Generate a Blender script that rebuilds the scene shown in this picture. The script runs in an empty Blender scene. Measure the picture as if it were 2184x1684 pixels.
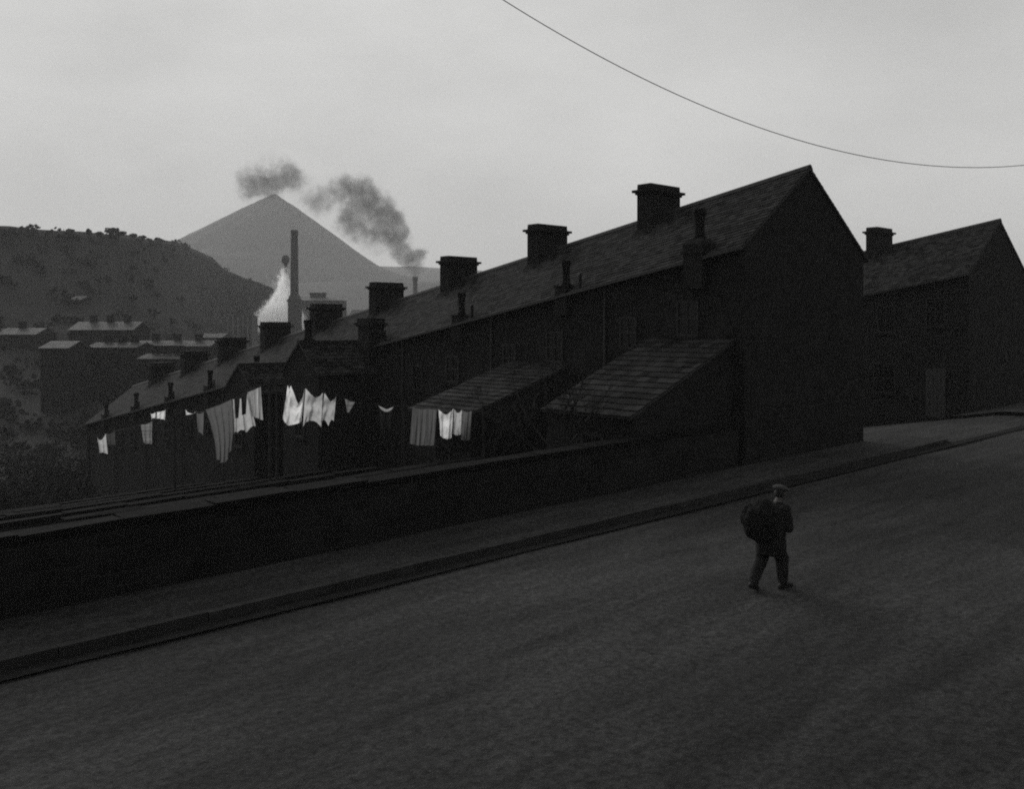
import bpy, bmesh, math, random
from math import sin, cos, pi, radians, sqrt, exp
from mathutils import Vector, Matrix, noise as mnoise

random.seed(7)
SC = bpy.context.scene
COL = SC.collection

# ------------------------------------------------------------------ frames
EYE = 4.45                      # camera height above the street surface
F = 2000.0                      # focal length in units of the 2184 px wide view
CX, HY = 1092.0, 700.0          # principal column, horizon row
PH = math.atan2(0.667, 0.745)   # direction of the street, from the view axis
CA, SA = cos(PH), sin(PH)

def D(x, y, Y):
    """a point seen at (x, y), Y metres out"""
    return Vector(((x - CX) / F * Y, Y, (HY - y) / F * Y + EYE))

def S(a, b, z=0.0):
    """street frame (along street, across street towards the terrace) -> world"""
    return Vector((a * CA - b * SA, a * SA + b * CA, z))

def inv(X, Y):
    return X * CA + Y * SA, -X * SA + Y * CA

# ------------------------------------------------------------------ materials
def mat(name, val, rough=0.8, nscale=3.0, amt=0.35, bump=0.15, spec=0.3, detail=6, coord='Object',
        stretch=None, tint=(1, 1, 1), island=0.0, translucent=0.0, brick=None, bscale=None, transp=0.0, sheen=0):
    m = bpy.data.materials.new(name)
    m.use_nodes = True
    nt = m.node_tree
    N, L = nt.nodes, nt.links
    N.clear()
    out = N.new('ShaderNodeOutputMaterial')
    p = N.new('ShaderNodeBsdfPrincipled')
    p.inputs['Roughness'].default_value = rough
    p.inputs['Specular IOR Level'].default_value = spec
    tc = N.new('ShaderNodeTexCoord')
    mp = N.new('ShaderNodeMapping')
    if stretch:
        mp.inputs['Scale'].default_value = stretch
    L.new(tc.outputs[coord], mp.inputs['Vector'])
    n1 = N.new('ShaderNodeTexNoise'); n1.inputs['Scale'].default_value = nscale
    n1.inputs['Detail'].default_value = detail; n1.inputs['Roughness'].default_value = 0.62
    L.new(mp.outputs[0], n1.inputs['Vector'])
    mr = N.new('ShaderNodeMapRange')
    mr.inputs['From Min'].default_value = 0.3; mr.inputs['From Max'].default_value = 0.7
    mr.inputs['To Min'].default_value = 1 - amt; mr.inputs['To Max'].default_value = 1 + amt
    L.new(n1.outputs[0], mr.inputs['Value'])
    fac = mr.outputs[0]
    def mul(a, b):
        q = N.new('ShaderNodeMath'); q.operation = 'MULTIPLY'
        for i, v in enumerate((a, b)):
            if hasattr(v, 'links'): L.new(v, q.inputs[i])
            else: q.inputs[i].default_value = v
        return q.outputs[0]
    if island:
        g = N.new('ShaderNodeNewGeometry')
        r = N.new('ShaderNodeMapRange')
        r.inputs['To Min'].default_value = 1 - island; r.inputs['To Max'].default_value = 1 + island
        L.new(g.outputs['Random Per Island'], r.inputs['Value'])
        fac = mul(fac, r.outputs[0])
    hgt = n1.outputs[0]
    if brick:
        # two brick lookups blended by the face direction, so every wall gets courses
        geo = N.new('ShaderNodeNewGeometry')
        sep = N.new('ShaderNodeSeparateXYZ'); L.new(tc.outputs['Object'], sep.inputs[0])
        ad = N.new('ShaderNodeMath'); ad.operation = 'ADD'
        L.new(sep.outputs[0], ad.inputs[0]); L.new(sep.outputs[1], ad.inputs[1])
        cb = N.new('ShaderNodeCombineXYZ'); L.new(ad.outputs[0], cb.inputs[0]); L.new(sep.outputs[2], cb.inputs[1])
        bt = N.new('ShaderNodeTexBrick')
        bt.inputs['Scale'].default_value = 1.0
        bt.inputs['Brick Width'].default_value = brick[0]; bt.inputs['Row Height'].default_value = brick[1]
        bt.inputs['Mortar Size'].default_value = brick[2]
        bt.inputs['Color1'].default_value = (0.75, 0.75, 0.75, 1); bt.inputs['Color2'].default_value = (1.25, 1.25, 1.25, 1)
        bt.inputs['Mortar'].default_value = (1.5, 1.5, 1.5, 1)
        L.new(cb.outputs[0], bt.inputs['Vector'])
        fac = mul(fac, bt.outputs['Color'])
        iv = N.new('ShaderNodeMath'); iv.operation = 'SUBTRACT'
        L.new(n1.outputs[0], iv.inputs[0]); L.new(bt.outputs['Fac'], iv.inputs[1])
        hgt = iv.outputs[0]
    col = N.new('ShaderNodeCombineColor')
    for i in range(3):
        L.new(mul(fac, val * tint[i]), col.inputs[i])
    L.new(col.outputs[0], p.inputs['Base Color'])
    if bump:
        b = N.new('ShaderNodeBump'); b.inputs['Strength'].default_value = bump
        b.inputs['Distance'].default_value = 0.03
        n2 = None
        if bscale:
            n2 = N.new('ShaderNodeTexNoise'); n2.inputs['Scale'].default_value = bscale; n2.inputs['Detail'].default_value = 5
            L.new(mp.outputs[0], n2.inputs['Vector'])
        L.new(n2.outputs[0] if n2 else hgt, b.inputs['Height'])
        L.new(b.outputs[0], p.inputs['Normal'])
    sh = p.outputs[0]
    if translucent:
        t = N.new('ShaderNodeBsdfTranslucent')
        L.new(col.outputs[0], t.inputs['Color'])
        mx = N.new('ShaderNodeMixShader'); mx.inputs[0].default_value = translucent
        L.new(sh, mx.inputs[1]); L.new(t.outputs[0], mx.inputs[2])
        sh = mx.outputs[0]
    L.new(sh, out.inputs['Surface'])
    return m

M = {}
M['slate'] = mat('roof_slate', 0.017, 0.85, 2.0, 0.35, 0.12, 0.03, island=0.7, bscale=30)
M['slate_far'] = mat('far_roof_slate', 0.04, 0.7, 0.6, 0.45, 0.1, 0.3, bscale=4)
M['underlay'] = mat('roof_boarding', 0.02, 0.9)
M['stone'] = mat('sooty_rubble_stone', 0.0085, 0.95, 1.4, 0.45, 0.5, 0.1, brick=(0.42, 0.2, 0.014))
M['coping'] = mat('sooty_coping_stone', 0.006, 0.95, 2.0, 0.5, 0.4, 0.02)
M['brick'] = mat('sooty_brick', 0.008, 0.95, 3.0, 0.4, 0.4, 0.1, brick=(0.23, 0.08, 0.008))
M['pot'] = mat('chimney_pot_clay', 0.007, 0.95, 8.0, 0.3, 0.1, 0.03)
M['lead'] = mat('cement_flashing', 0.009, 0.95, 5.0, 0.5, 0.3, 0.02)
M['ridge'] = mat('ridge_tile', 0.016, 0.85, 6.0, 0.4, 0.2, 0.15)
M['iron'] = mat('cast_iron', 0.012, 0.6, 10.0, 0.3, 0.1, 0.3)
M['frame'] = mat('weathered_window_paint', 0.010, 0.7, 20.0, 0.3, 0.1, 0.2)
M['door'] = mat('dark_door_paint', 0.02, 0.6, 12.0, 0.3, 0.1, 0.3, stretch=(6, 6, 0.6))
M['glass'] = mat('dark_window_glass', 0.006, 0.2, 2.0, 0.2, 0.02, 0.12)
def ground_mat(name, val, spec=0.12, big=(0.22, .9), seed=0.0):
    """worn street surface: broad patches, drag streaks along the street, stones and grit"""
    m = bpy.data.materials.new(name); m.use_nodes = True
    nt = m.node_tree; N, L = nt.nodes, nt.links; N.clear()
    out = N.new('ShaderNodeOutputMaterial'); p = N.new('ShaderNodeBsdfPrincipled'); p.inputs['Roughness'].default_value = .9; p.inputs['Specular IOR Level'].default_value = spec
    tc = N.new('ShaderNodeTexCoord')
    def noise(sx, sy, sc, det, lo, hi, f0=.34, f1=.66):
        mp = N.new('ShaderNodeMapping'); mp.inputs['Scale'].default_value = (sx, sy, 1); mp.inputs['Location'].default_value = (seed, seed * .7, 0); L.new(tc.outputs['Object'], mp.inputs[0])
        n = N.new('ShaderNodeTexNoise'); n.inputs['Scale'].default_value = sc; n.inputs['Detail'].default_value = det; n.inputs['Roughness'].default_value = .65; L.new(mp.outputs[0], n.inputs[0])
        r = N.new('ShaderNodeMapRange'); r.inputs['From Min'].default_value = f0; r.inputs['From Max'].default_value = f1; r.inputs['To Min'].default_value = lo; r.inputs['To Max'].default_value = hi; L.new(n.outputs[0], r.inputs[0])
        return r.outputs[0]
    def op(o, a, b):
        q = N.new('ShaderNodeMath'); q.operation = o
        for i, v in enumerate((a, b)):
            if hasattr(v, 'links'): L.new(v, q.inputs[i])
            else: q.inputs[i].default_value = v
        return q.outputs[0]
    broad = noise(.6, 1.3, big[0], 4, .62, 1.38)
    streak = noise(.35, 2.6, big[1], 7, .68, 1.32)
    grit = noise(1, 1, 11, 8, .45, 1.55)
    fine = noise(1, 1, 70, 3, .55, 1.45)
    col = op('MULTIPLY', op('MULTIPLY', broad, streak), op('MULTIPLY', grit, fine))
    col = op('MULTIPLY', col, val)
    cc = N.new('ShaderNodeCombineColor')
    for i in range(3): L.new(col, cc.inputs[i])
    L.new(cc.outputs[0], p.inputs['Base Color'])
    b = N.new('ShaderNodeBump'); b.inputs['Strength'].default_value = .8; b.inputs['Distance'].default_value = .03
    L.new(op('ADD', op('MULTIPLY', grit, .8), op('MULTIPLY', fine, .3)), b.inputs['Height']); L.new(b.outputs[0], p.inputs['Normal'])
    L.new(p.outputs[0], out.inputs['Surface'])
    return m
M['road'] = ground_mat('worn_tarmac', 0.030)
M['pave'] = ground_mat('trodden_pavement', 0.027, .1, (.5, 1.4), 3.0)
M['gutter'] = mat('damp_gutter_stone', 0.009, 0.9, 4.0, 0.5, 0.3, 0.05)
M['kerb'] = mat('kerb_stone', 0.016, 0.9, 3.0, 0.45, 0.3, 0.15, island=0.2)
M['soil'] = mat('dark_yard_soil', 0.008, 1.0, 0.8, 0.5, 0.6, 0.05, detail=9, bscale=6)
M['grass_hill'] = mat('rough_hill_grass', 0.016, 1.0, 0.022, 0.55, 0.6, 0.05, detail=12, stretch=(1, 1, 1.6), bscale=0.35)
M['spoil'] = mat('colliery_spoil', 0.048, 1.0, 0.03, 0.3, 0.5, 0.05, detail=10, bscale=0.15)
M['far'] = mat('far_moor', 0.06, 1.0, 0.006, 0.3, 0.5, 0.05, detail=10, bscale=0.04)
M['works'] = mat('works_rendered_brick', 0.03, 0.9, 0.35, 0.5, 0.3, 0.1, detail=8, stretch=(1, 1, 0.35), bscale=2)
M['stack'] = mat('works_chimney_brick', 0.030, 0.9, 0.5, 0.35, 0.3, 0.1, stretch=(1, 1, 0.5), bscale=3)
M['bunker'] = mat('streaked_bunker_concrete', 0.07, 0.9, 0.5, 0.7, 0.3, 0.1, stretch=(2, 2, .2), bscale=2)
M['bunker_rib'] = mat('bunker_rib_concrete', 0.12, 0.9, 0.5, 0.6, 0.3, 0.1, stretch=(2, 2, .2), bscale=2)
M['pale'] = mat('pale_weathered_panel', 0.35, 0.9, 1.2, 0.4, 0.2, 0.1)
M['bark'] = mat('twig_bark', 0.016, 0.95, 10.0, 0.3, 0.2, 0.1)
M['leaf'] = mat('scrub_leaf', 0.012, 0.9, 0.5, 0.5, 0.0, 0.1, island=0.5, translucent=0.25)
M['wood'] = mat('weathered_post_wood', 0.018, 0.9, 6.0, 0.4, 0.2, 0.1, stretch=(4, 4, 0.4))
M['rope'] = mat('line_rope', 0.03, 0.9)
M['wire'] = mat('overhead_wire_metal', 0.02, 0.6)
M['skin'] = mat('grimy_skin', 0.05, 0.7, 12.0, 0.25, 0.1, 0.25, tint=(1.05, 0.98, 0.95))
M['jacket'] = mat('dark_wool_jacket', 0.014, 1.0, 40.0, 0.3, 0.3, 0.05)
M['trouser'] = mat('dark_trouser_cloth', 0.018, 1.0, 40.0, 0.3, 0.3, 0.05)
M['boot'] = mat('worn_boot_leather', 0.012, 0.7, 12.0, 0.3, 0.2, 0.2)
M['cap'] = mat('tweed_cap_cloth', 0.05, 1.0, 60.0, 0.4, 0.3, 0.05)
M['hair'] = mat('dark_hair', 0.012, 0.7, 60.0, 0.3, 0.2, 0.2)
M['sack'] = mat('dark_sack_cloth', 0.010, 1.0, 25.0, 0.4, 0.5, 0.05)
def cloth_mat(name, v, tl=0.65, **k):
    return mat(name, v, 0.95, k.pop('ns', 6.0), k.pop('amt', 0.12), 0.12, 0.05, translucent=tl, bscale=40, **k)
M['white'] = cloth_mat('white_linen', 0.85, .72)
M['grey'] = cloth_mat('grey_linen', 0.15)
M['mid'] = cloth_mat('greyish_cotton', 0.55, .72)
M['dim'] = cloth_mat('dark_washing_cloth', 0.07)
M['dusk'] = cloth_mat('charcoal_washing_cloth', 0.018)
M['stripe'] = cloth_mat('striped_ticking', 0.38, ns=1.0, amt=1.0, stretch=(8, 8, 0.05))
M['ribbed'] = cloth_mat('ribbed_blanket', 0.11, ns=1.0, amt=0.65, stretch=(7, 7, 0.12))
M['patch'] = cloth_mat('banded_cloth', 0.22, ns=1.0, amt=0.7, stretch=(0.2, 0.2, 9))

# ------------------------------------------------------------------ mesh helpers
class MB:
    def __init__(s): s.v = []; s.f = []
    def add(s, vs, fs):
        o = len(s.v); s.v += [tuple(p) for p in vs]; s.f += [tuple(i + o for i in f) for f in fs]
    def quad(s, a, b, c, d): s.add([a, b, c, d], [(0, 1, 2, 3)])
    def hexa(s, p):   # 8 points: bottom 4 ccw, top 4 ccw
        s.add(p, [(3, 2, 1, 0), (4, 5, 6, 7), (0, 1, 5, 4), (1, 2, 6, 5), (2, 3, 7, 6), (3, 0, 4, 7)])
    def box(s, x0, x1, y0, y1, z0, z1, sh=0.0):
        """axis box; sh shears z with y"""
        g = lambda x, y, z: (x, y, z + sh * y)
        s.hexa([g(x0, y0, z0), g(x1, y0, z0), g(x1, y1, z0), g(x0, y1, z0), g(x0, y0, z1), g(x1, y0, z1), g(x1, y1, z1), g(x0, y1, z1)])
    def lathe(s, cx, cy, prof, n=16):
        vs = []
        for r, z in prof:
            for i in range(n):
                t = 2 * pi * i / n
                vs.append((cx + r * cos(t), cy + r * sin(t), z))
        fs = []
        for k in range(len(prof) - 1):
            for i in range(n):
                j = (i + 1) % n
                fs.append((k * n + i, k * n + j, (k + 1) * n + j, (k + 1) * n + i))
        fs.append(tuple(range(n - 1, -1, -1)))
        fs.append(tuple((len(prof) - 1) * n + i for i in range(n)))
        s.add(vs, fs)
    def tube(s, pts, r, n=6, r1=None):
        pts = [Vector(p) for p in pts]
        vs = []
        m = len(pts)
        for k, p in enumerate(pts):
            d = (pts[min(k + 1, m - 1)] - pts[max(k - 1, 0)]).normalized()
            u = d.orthogonal().normalized(); w = d.cross(u)
            rr = r if r1 is None else r + (r1 - r) * k / (m - 1)
            for i in range(n):
                t = 2 * pi * i / n
                vs.append(p + u * rr * cos(t) + w * rr * sin(t))
        fs = [tuple(range(n - 1, -1, -1)), tuple((m - 1) * n + i for i in range(n))]
        for k in range(m - 1):
            for i in range(n):
                j = (i + 1) % n
                fs.append((k * n + i, k * n + j, (k + 1) * n + j, (k + 1) * n + i))
        s.add(vs, fs)
    def build(s, name, m, parent=None, smooth=False):
        me = bpy.data.meshes.new(name)
        me.from_pydata(s.v, [], s.f)
        me.materials.append(m)
        me.validate()
        if smooth:
            for p in me.polygons: p.use_smooth = True
        o = bpy.data.objects.new(name, me)
        COL.objects.link(o)
        if parent is not None: o.parent = parent
        return o

def tag(o, label=None, cat=None, group=None, kind=None):
    if label: o['label'] = label
    if cat: o['category'] = cat
    if group: o['group'] = group
    if kind: o['kind'] = kind
    return o

def empty(name, loc=(0, 0, 0), rz=0.0):
    o = bpy.data.objects.new(name, None)
    o.empty_display_size = 0.3
    o.location = loc; o.rotation_euler = (0, 0, rz)
    COL.objects.link(o)
    return o

def copy_tree(o, parent=None):
    c = o.copy(); COL.objects.link(c)
    if parent is not None: c.parent = parent
    for ch in list(o.children): copy_tree(ch, c)
    return c

def bake(o):
    """replace modifiers by their result"""
    bpy.context.view_layer.update()
    dg = bpy.context.evaluated_depsgraph_get()
    me = bpy.data.meshes.new_from_object(o.evaluated_get(dg))
    o.modifiers.clear()
    o.data = me
    return o

def fbm(x, y, z=0.0, o=5):
    return mnoise.fractal(Vector((x, y, z)), 1.0, 2.0, o)

def lerp(a, b, t): return a + (b - a) * t
def pl(pts, x):
    """piecewise linear"""
    if x <= pts[0][0]: return pts[0][1]
    for (x0, y0), (x1, y1) in zip(pts, pts[1:]):
        if x <= x1: return lerp(y0, y1, (x - x0) / (x1 - x0))
    return pts[-1][1]
def sstep(t):
    t = max(0.0, min(1.0, t)); return t * t * (3 - 2 * t)

# ------------------------------------------------------------------ ground, road, pavement
SL = 0.1653             # fall of the terrace, per metre
KB, GB = 13.19, 15.10   # kerb line, gable line
RS = 0.0226             # rise of the street
def bfall(b):
    return pl([(-40, 4.2), (-6, 3.2), (-1.5, 2.8), (2.4, 0.0), (GB, 0.0), (75, -SL * 60), (100, -11.8), (130, -12.6), (200, -13), (4000, -13)], b)
def aramp(a):
    return pl([(-2000, -6), (-120, -2.6), (-60, -1.36), (60, 1.36), (120, 2.2), (2000, 4)], a)
def gz(a, b): return aramp(a) + bfall(b)

def axis(ks, ext):
    r = list(ks); st = 4.0; x = ks[-1]
    while x < ext: x += st; st *= 1.35; r.append(min(x, ext))
    st = 4.0; x = ks[0]; l = []
    while x > -ext: x -= st; st *= 1.35; l.append(max(x, -ext))
    return l[::-1] + r
g = MB()
As = axis([i * 4.0 for i in range(-16, 17)], 2600)
Bs = axis([-6, -1.5, 0.5, 2.4, 5, 8, 11, KB, GB] + [GB + 2.5 * i for i in range(1, 24)] + [75, 80, 90, 100, 115, 130], 2600)
vs = []
for b in Bs:
    for a in As:
        z = gz(a, b) - 0.05
        if b > GB + 0.1 or b < 2: z += 0.10 * fbm(a * 0.25, b * 0.25)
        vs.append(S(a, b, z))
na = len(As)
g.add(vs, [(j * na + i, j * na + i + 1, (j + 1) * na + i + 1, (j + 1) * na + i) for j in range(len(Bs) - 1) for i in range(na - 1)])
tag(g.build('ground', M['soil'], None, True), kind='structure')

def strip(name, m, a0, a1, b0, b1, dz, na=60, nb=8, follow=True):
    """a sheet in street coordinates; object rotated with the street so textures run along it"""
    o = MB(); vv = []
    for j in range(nb + 1):
        for i in range(na + 1):
            a = lerp(a0, a1, i / na); b = lerp(b0, b1, j / nb)
            vv.append((a, b, gz(a, b) + dz))
    w = na + 1
    o.add(vv, [(j * w + i, j * w + i + 1, (j + 1) * w + i + 1, (j + 1) * w + i) for j in range(nb) for i in range(na)])
    ob = o.build(name, m); ob.rotation_euler = (0, 0, PH)
    return tag(ob, kind='structure')
def road_bumps(o):
    for v in o.data.vertices:
        x, y = v.co.x, v.co.y
        v.co.z += 0.022 * fbm(x * 0.35, y * 0.8) + 0.008 * fbm(x * 1.5, y * 2.5)
        if y > KB - 0.5 and y < KB + 0.01: v.co.z -= 0.03
rd = strip('road', M['road'], -60, 60, 2.4, KB + 0.03, 0.0, 360, 44); road_bumps(rd)
strip('side_road', M['road'], 31.2, 40.2, KB + 0.04, 75, 0.005, 20, 60)
def slab(name, a0, a1, b0, b1):
    o = MB(); n = max(2, int(abs(a1 - a0) / 0.5)); nb = 8
    vv = []
    for j in range(nb + 1):
        for i in range(n + 1):
            a = lerp(a0, a1, i / n); b = lerp(b0, b1, j / nb)
            vv.append((a, b, gz(a, b) + 0.125 + 0.012 * fbm(a * 0.8, b * 1.5)))
    w = n + 1
    o.add(vv, [(j * w + i, j * w + i + 1, (j + 1) * w + i + 1, (j + 1) * w + i) for j in range(nb) for i in range(n)])
    ob = o.build(name, M['pave'], None, True); ob.rotation_euler = (0, 0, PH)
    return tag(ob, kind='structure')
slab('pavement', -60, 30.8, KB + 0.15, GB + 0.4)
slab('pavement', 40.6, 60, KB + 0.15, GB + 2.2)
gc = strip('gutter_channel', M['gutter'], -60, 60, KB - .34, KB + .02, 0.012, 240, 3)
k = MB()
for a0, a1 in ((-60, 30.8), (40.6, 60)):
    a = a0
    while a < a1 - 0.1:
        ln = random.uniform(0.8, 1.15); e = min(a + ln, a1)
        dz = random.uniform(-0.012, 0.012); db = random.uniform(-0.012, 0.012)
        zz = lambda q: gz(q, KB)
        k.hexa([(a + .006, KB + db, zz(a) - .1), (e - .006, KB + db, zz(e) - .1), (e - .006, KB + .16, zz(e) - .1), (a + .006, KB + .16, zz(a) - .1),
                (a + .006, KB + db + .015, zz(a) + .14 + dz), (e - .006, KB + db + .015, zz(e) + .14 + dz), (e - .006, KB + .16, zz(e) + .14 + dz), (a + .006, KB + .16, zz(a) + .14 + dz)])
        a = e
kb = k.build('kerb', M['kerb']); kb.rotation_euler = (0, 0, PH); tag(kb, kind='structure')

# ------------------------------------------------------------------ terrace houses
A0 = 22.2                  # rear wall line
W, HD = 5.56, 6.66         # house width, depth
EH, RR = 6.34, 2.44        # eave height, roof rise
OV = 0.16
def slates(mb, p0, p1, q0, q1, courses, sw, lift=0.012, seed=1):
    """p0-p1 eave line, q0-q1 ridge line; lapped slates from eave to ridge"""
    rnd = random.Random(seed)
    p0, p1, q0, q1 = map(Vector, (p0, p1, q0, q1))
    nrm = (p1 - p0).cross(q0 - p0).normalized()
    if nrm.z < 0: nrm = -nrm
    wid = (p1 - p0).length
    for c in range(courses):
        t0 = c / courses; t1 = min(1.0, (c + 1.28) / courses)
        off = (sw / 2 if c % 2 else 0.0)
        x = -off
        while x < wid - 0.005:
            s0 = max(0, x) / wid; s1 = min(wid, x + sw) / wid
            x += sw
            if s1 - s0 < 0.02 / wid: continue
            gap = 0.004 / wid
            j = rnd.uniform(-0.012, 0.012) / max(0.1, (q0 - p0).length)
            l0 = lift * 2.6 + rnd.uniform(-0.004, 0.008); l1 = lift * 0.5
            P = lambda s, t: p0.lerp(p1, s).lerp(q0.lerp(q1, s), t)
            a = P(s0 + gap, t0 + j) + nrm * l0; b = P(s1 - gap, t0 + j) + nrm * l0
            d = P(s0 + gap, t1) + nrm * l1; e = P(s1 - gap, t1) + nrm * l1
            dn = nrm * 0.026
            mb.add([a, b, e, d, a - dn, b - dn], [(0, 1, 2, 3), (4, 5, 1, 0)])

def chimney_body(mb, x0, x1, y0, y1, z0, z1, sh0=0.0):
    mb.box(x0, x1, y0, y1, z0, z1)
def stack_geo(parent, zr):
    """big ridge stack, long side across the ridge; zr = ridge height at the stack"""
    cx, cy = HD / 2, 5.77
    hx, hy = 0.80, 0.30
    b = MB(); b.box(cx - hx, cx + hx, cy - hy, cy + hy, zr - 1.5, zr + 0.76)
    for dx in (-0.012, 0.012):
        pass
    st = b.build('chimney_stack', M['brick'], parent)
    c = MB()
    c.box(cx - hx - .05, cx + hx + .05, cy - hy - .05, cy + hy + .05, zr + 0.70, zr + 0.775)
    c.box(cx - hx - .13, cx + hx + .13, cy - hy - .13, cy + hy + .13, zr + 0.775, zr + 0.86)
    # weathered neck with flaunched top
    x0, x1, y0, y1 = cx - hx + .0, cx + hx - .0, cy - hy, cy + hy
    z = zr + .86
    c.hexa([(x0, y0, z), (x1, y0, z), (x1, y1, z), (x0, y1, z), (x0 + .01, y0 + .01, z + .20), (x1 - .01, y0 + .01, z + .20), (x1 - .01, y1 - .01, z + .20), (x0 + .01, y1 - .01, z + .20)])
    c.build('stack_cap', M['brick'], st)
    f = MB()   # cement fillet where the stack meets the slates
    zs = lambda x: zr - abs(x - cx) * RR / (HD / 2 + 0)
    y = cy - hy
    x0 = cx - hx
    sl = SL * 0.5
    f.hexa([(x0 - .26, y - .16, zs(x0 - .26) + .045 + sl*.3), (cx - .30, y - .16, zs(cx - .30) + .045 + sl*.3), (cx - .30, y + .01, zs(cx - .30) + .03), (x0 - .26, y + .01, zs(x0 - .26) + .03),
            (x0 - .26, y - .14, zs(x0 - .26) + .10 + sl*.3), (cx - .30, y - .14, zs(cx - .30) + .10 + sl*.3), (cx - .30, y + .01, zs(cx - .30) + .2), (x0 - .26, y + .01, zs(x0 - .26) + .16)])
    f.hexa([(x0 - .30, y + .012, zs(x0 - .3) + .03), (x0 + .01, y + .012, zs(x0) + .03), (x0 + .01, cy + hy + .05, zs(x0) - .07), (x0 - .30, cy + hy + .05, zs(x0 - .3) - .07),
            (x0 - .28, y + .012, zs(x0 - .3) + .08), (x0 + .01, y + .012, zs(x0) + .17), (x0 + .01, cy + hy + .05, zs(x0) + .09), (x0 - .28, cy + hy + .05, zs(x0 - .3) - .02)])
    f.build('flashing', M['lead'], st)

POT = [(0.17, 0), (0.17, 0.05), (0.135, 0.10), (0.12, 0.35), (0.13, 0.62), (0.165, 0.72), (0.17, 0.80), (0.15, 0.85), (0.10, 0.85), (0.10, 0.80)]
def pot_on(parent, x, y, z, sc=1.0, hs=1.0):
    m = MB(); m.lathe(x, y, [(r * sc, z + h * hs) for r, h in POT], 18)
    return m.build('chimney_pot', M['pot'], parent, True)
def vent_pipe(parent, x, y, z0, z1):
    m = MB(); m.lathe(x, y, [(.05, z0), (.05, z1 - .06), (.068, z1 - .05), (.068, z1)], 10)
    return m.build('vent_pipe', M['iron'], parent, True)

def window(parent, x, y0, y1, z0, z1, sgn=-1, bars=1):
    """sash window on a wall plane x=const facing sgn*x"""
    fr = MB(); d = 0.05
    X0, X1 = sorted((x, x + sgn * d))
    for (a, b, c, e) in ((y0, y0 + .07, z0, z1), (y1 - .07, y1, z0, z1)): fr.box(X0, X1, a, b, c, e)
    for (c, e) in ((z0, z0 + .07), (z1 - .07, z1), ((z0 + z1) / 2 - .03, (z0 + z1) / 2 + .03)): fr.box(X0 + .003, X1 - .003, y0 + .07, y1 - .07, c, e)
    for i in range(bars):
        yy = lerp(y0, y1, (i + 1) / (bars + 1)); fr.box(X0 + .006, X1 - .006, yy - .015, yy + .015, z0 + .07, z1 - .07)
    w = fr.build('window', M['frame'], parent)
    gl = MB(); gx = x + sgn * .012
    gl.box(min(x, gx), max(x, gx), y0 + .06, y1 - .06, z0 + .06, z1 - .06)
    gl.build('pane', M['glass'], w)
    s = MB(); s0, s1 = sorted((x, x + sgn * .12)); s.box(s0, s1, y0 - .08, y1 + .08, z0 - .09, z0 - .005)
    s.build('sill', M['stone'], w)
    return w
def door(parent, x, y0, y1, z0, z1, sgn=-1):
    m = MB(); X0, X1 = sorted((x, x + sgn * .04)); m.box(X0, X1, y0, y1, z0, z1)
    for i in range(5):
        yy = lerp(y0, y1, (i + .5) / 5); X2, X3 = sorted((x + sgn * .04, x + sgn * .052)); m.box(X2, X3, yy - .06, yy + .06, z0 + .05, z1 - .05)
    d = m.build('door', M['door'], parent)
    h = MB(); h.lathe(x + sgn * .08, y1 - .12, [(.02, (z0 + z1) / 2 - .05), (.03, (z0 + z1) / 2), (.02, (z0 + z1) / 2 + .03)], 8)
    h.build('handle', M['iron'], d)

def roof_parts(parent, slate_mat, seed, far=False):
    rz = lambda y: -SL * y
    e = 0.17        # eave projection
    k_ = RR / (HD / 2)
    y0, y1 = 0.0, W
    yv = -0.06      # verge runs a little past the gable
    base = MB()
    t = 0.07
    for sx in (0, 1):
        xe = -e if sx == 0 else HD + e
        ze = EH - e * k_
        P = [(xe, yv), (HD / 2, yv), (HD / 2, y1), (xe, y1)]
        Z = [ze, EH + RR, EH + RR, ze]
        vv = [(p[0], p[1], z + rz(p[1]) - t) for p, z in zip(P, Z)] + [(p[0], p[1], z + rz(p[1]) - .004) for p, z in zip(P, Z)]
        base.hexa(vv)
    r = base.build('roof', M['underlay'], parent)
    s = MB()
    for sx in (0, 1):
        xe = -e - .03 if sx == 0 else HD + e + .03
        ze = EH - (e + .03) * k_
        slates(s, (xe, yv, ze + rz(yv)), (xe, y1, ze + rz(y1)), (HD / 2, yv, EH + RR + rz(yv)), (HD / 2, y1, EH + RR + rz(y1)), 23, 0.26, seed=seed + sx)
    s.build('slates', slate_mat, r)
    c = MB(); y = yv
    while y < y1 - .02:
        q = min(y + .45, y1)
        pts = [(-.15, -.09), (-.08, .02), (0, .065), (.08, .02), (.15, -.09)]
        vv = []
        for yy in (y + .004, q - .004):
            for px, pz in pts: vv.append((HD / 2 + px, yy, EH + RR + .035 + pz + rz(yy)))
        c.add(vv, [(0, 1, 6, 5), (1, 2, 7, 6), (2, 3, 8, 7), (3, 4, 9, 8), (0, 4, 3, 2, 1), (5, 6, 7, 8, 9)])
        y = q
    c.build('ridge_tiles', M['ridge'], r)
    gt = MB(); ge = EH - e * k_
    gt.box(-e - .14, -e - .035, yv, y1, ge - .10, ge - .02, -SL)
    gt.box(HD + e + .035, HD + e + .14, yv, y1, ge - .10, ge - .02, -SL)
    gt.build('gutter', M['iron'], parent)
    return r

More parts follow.
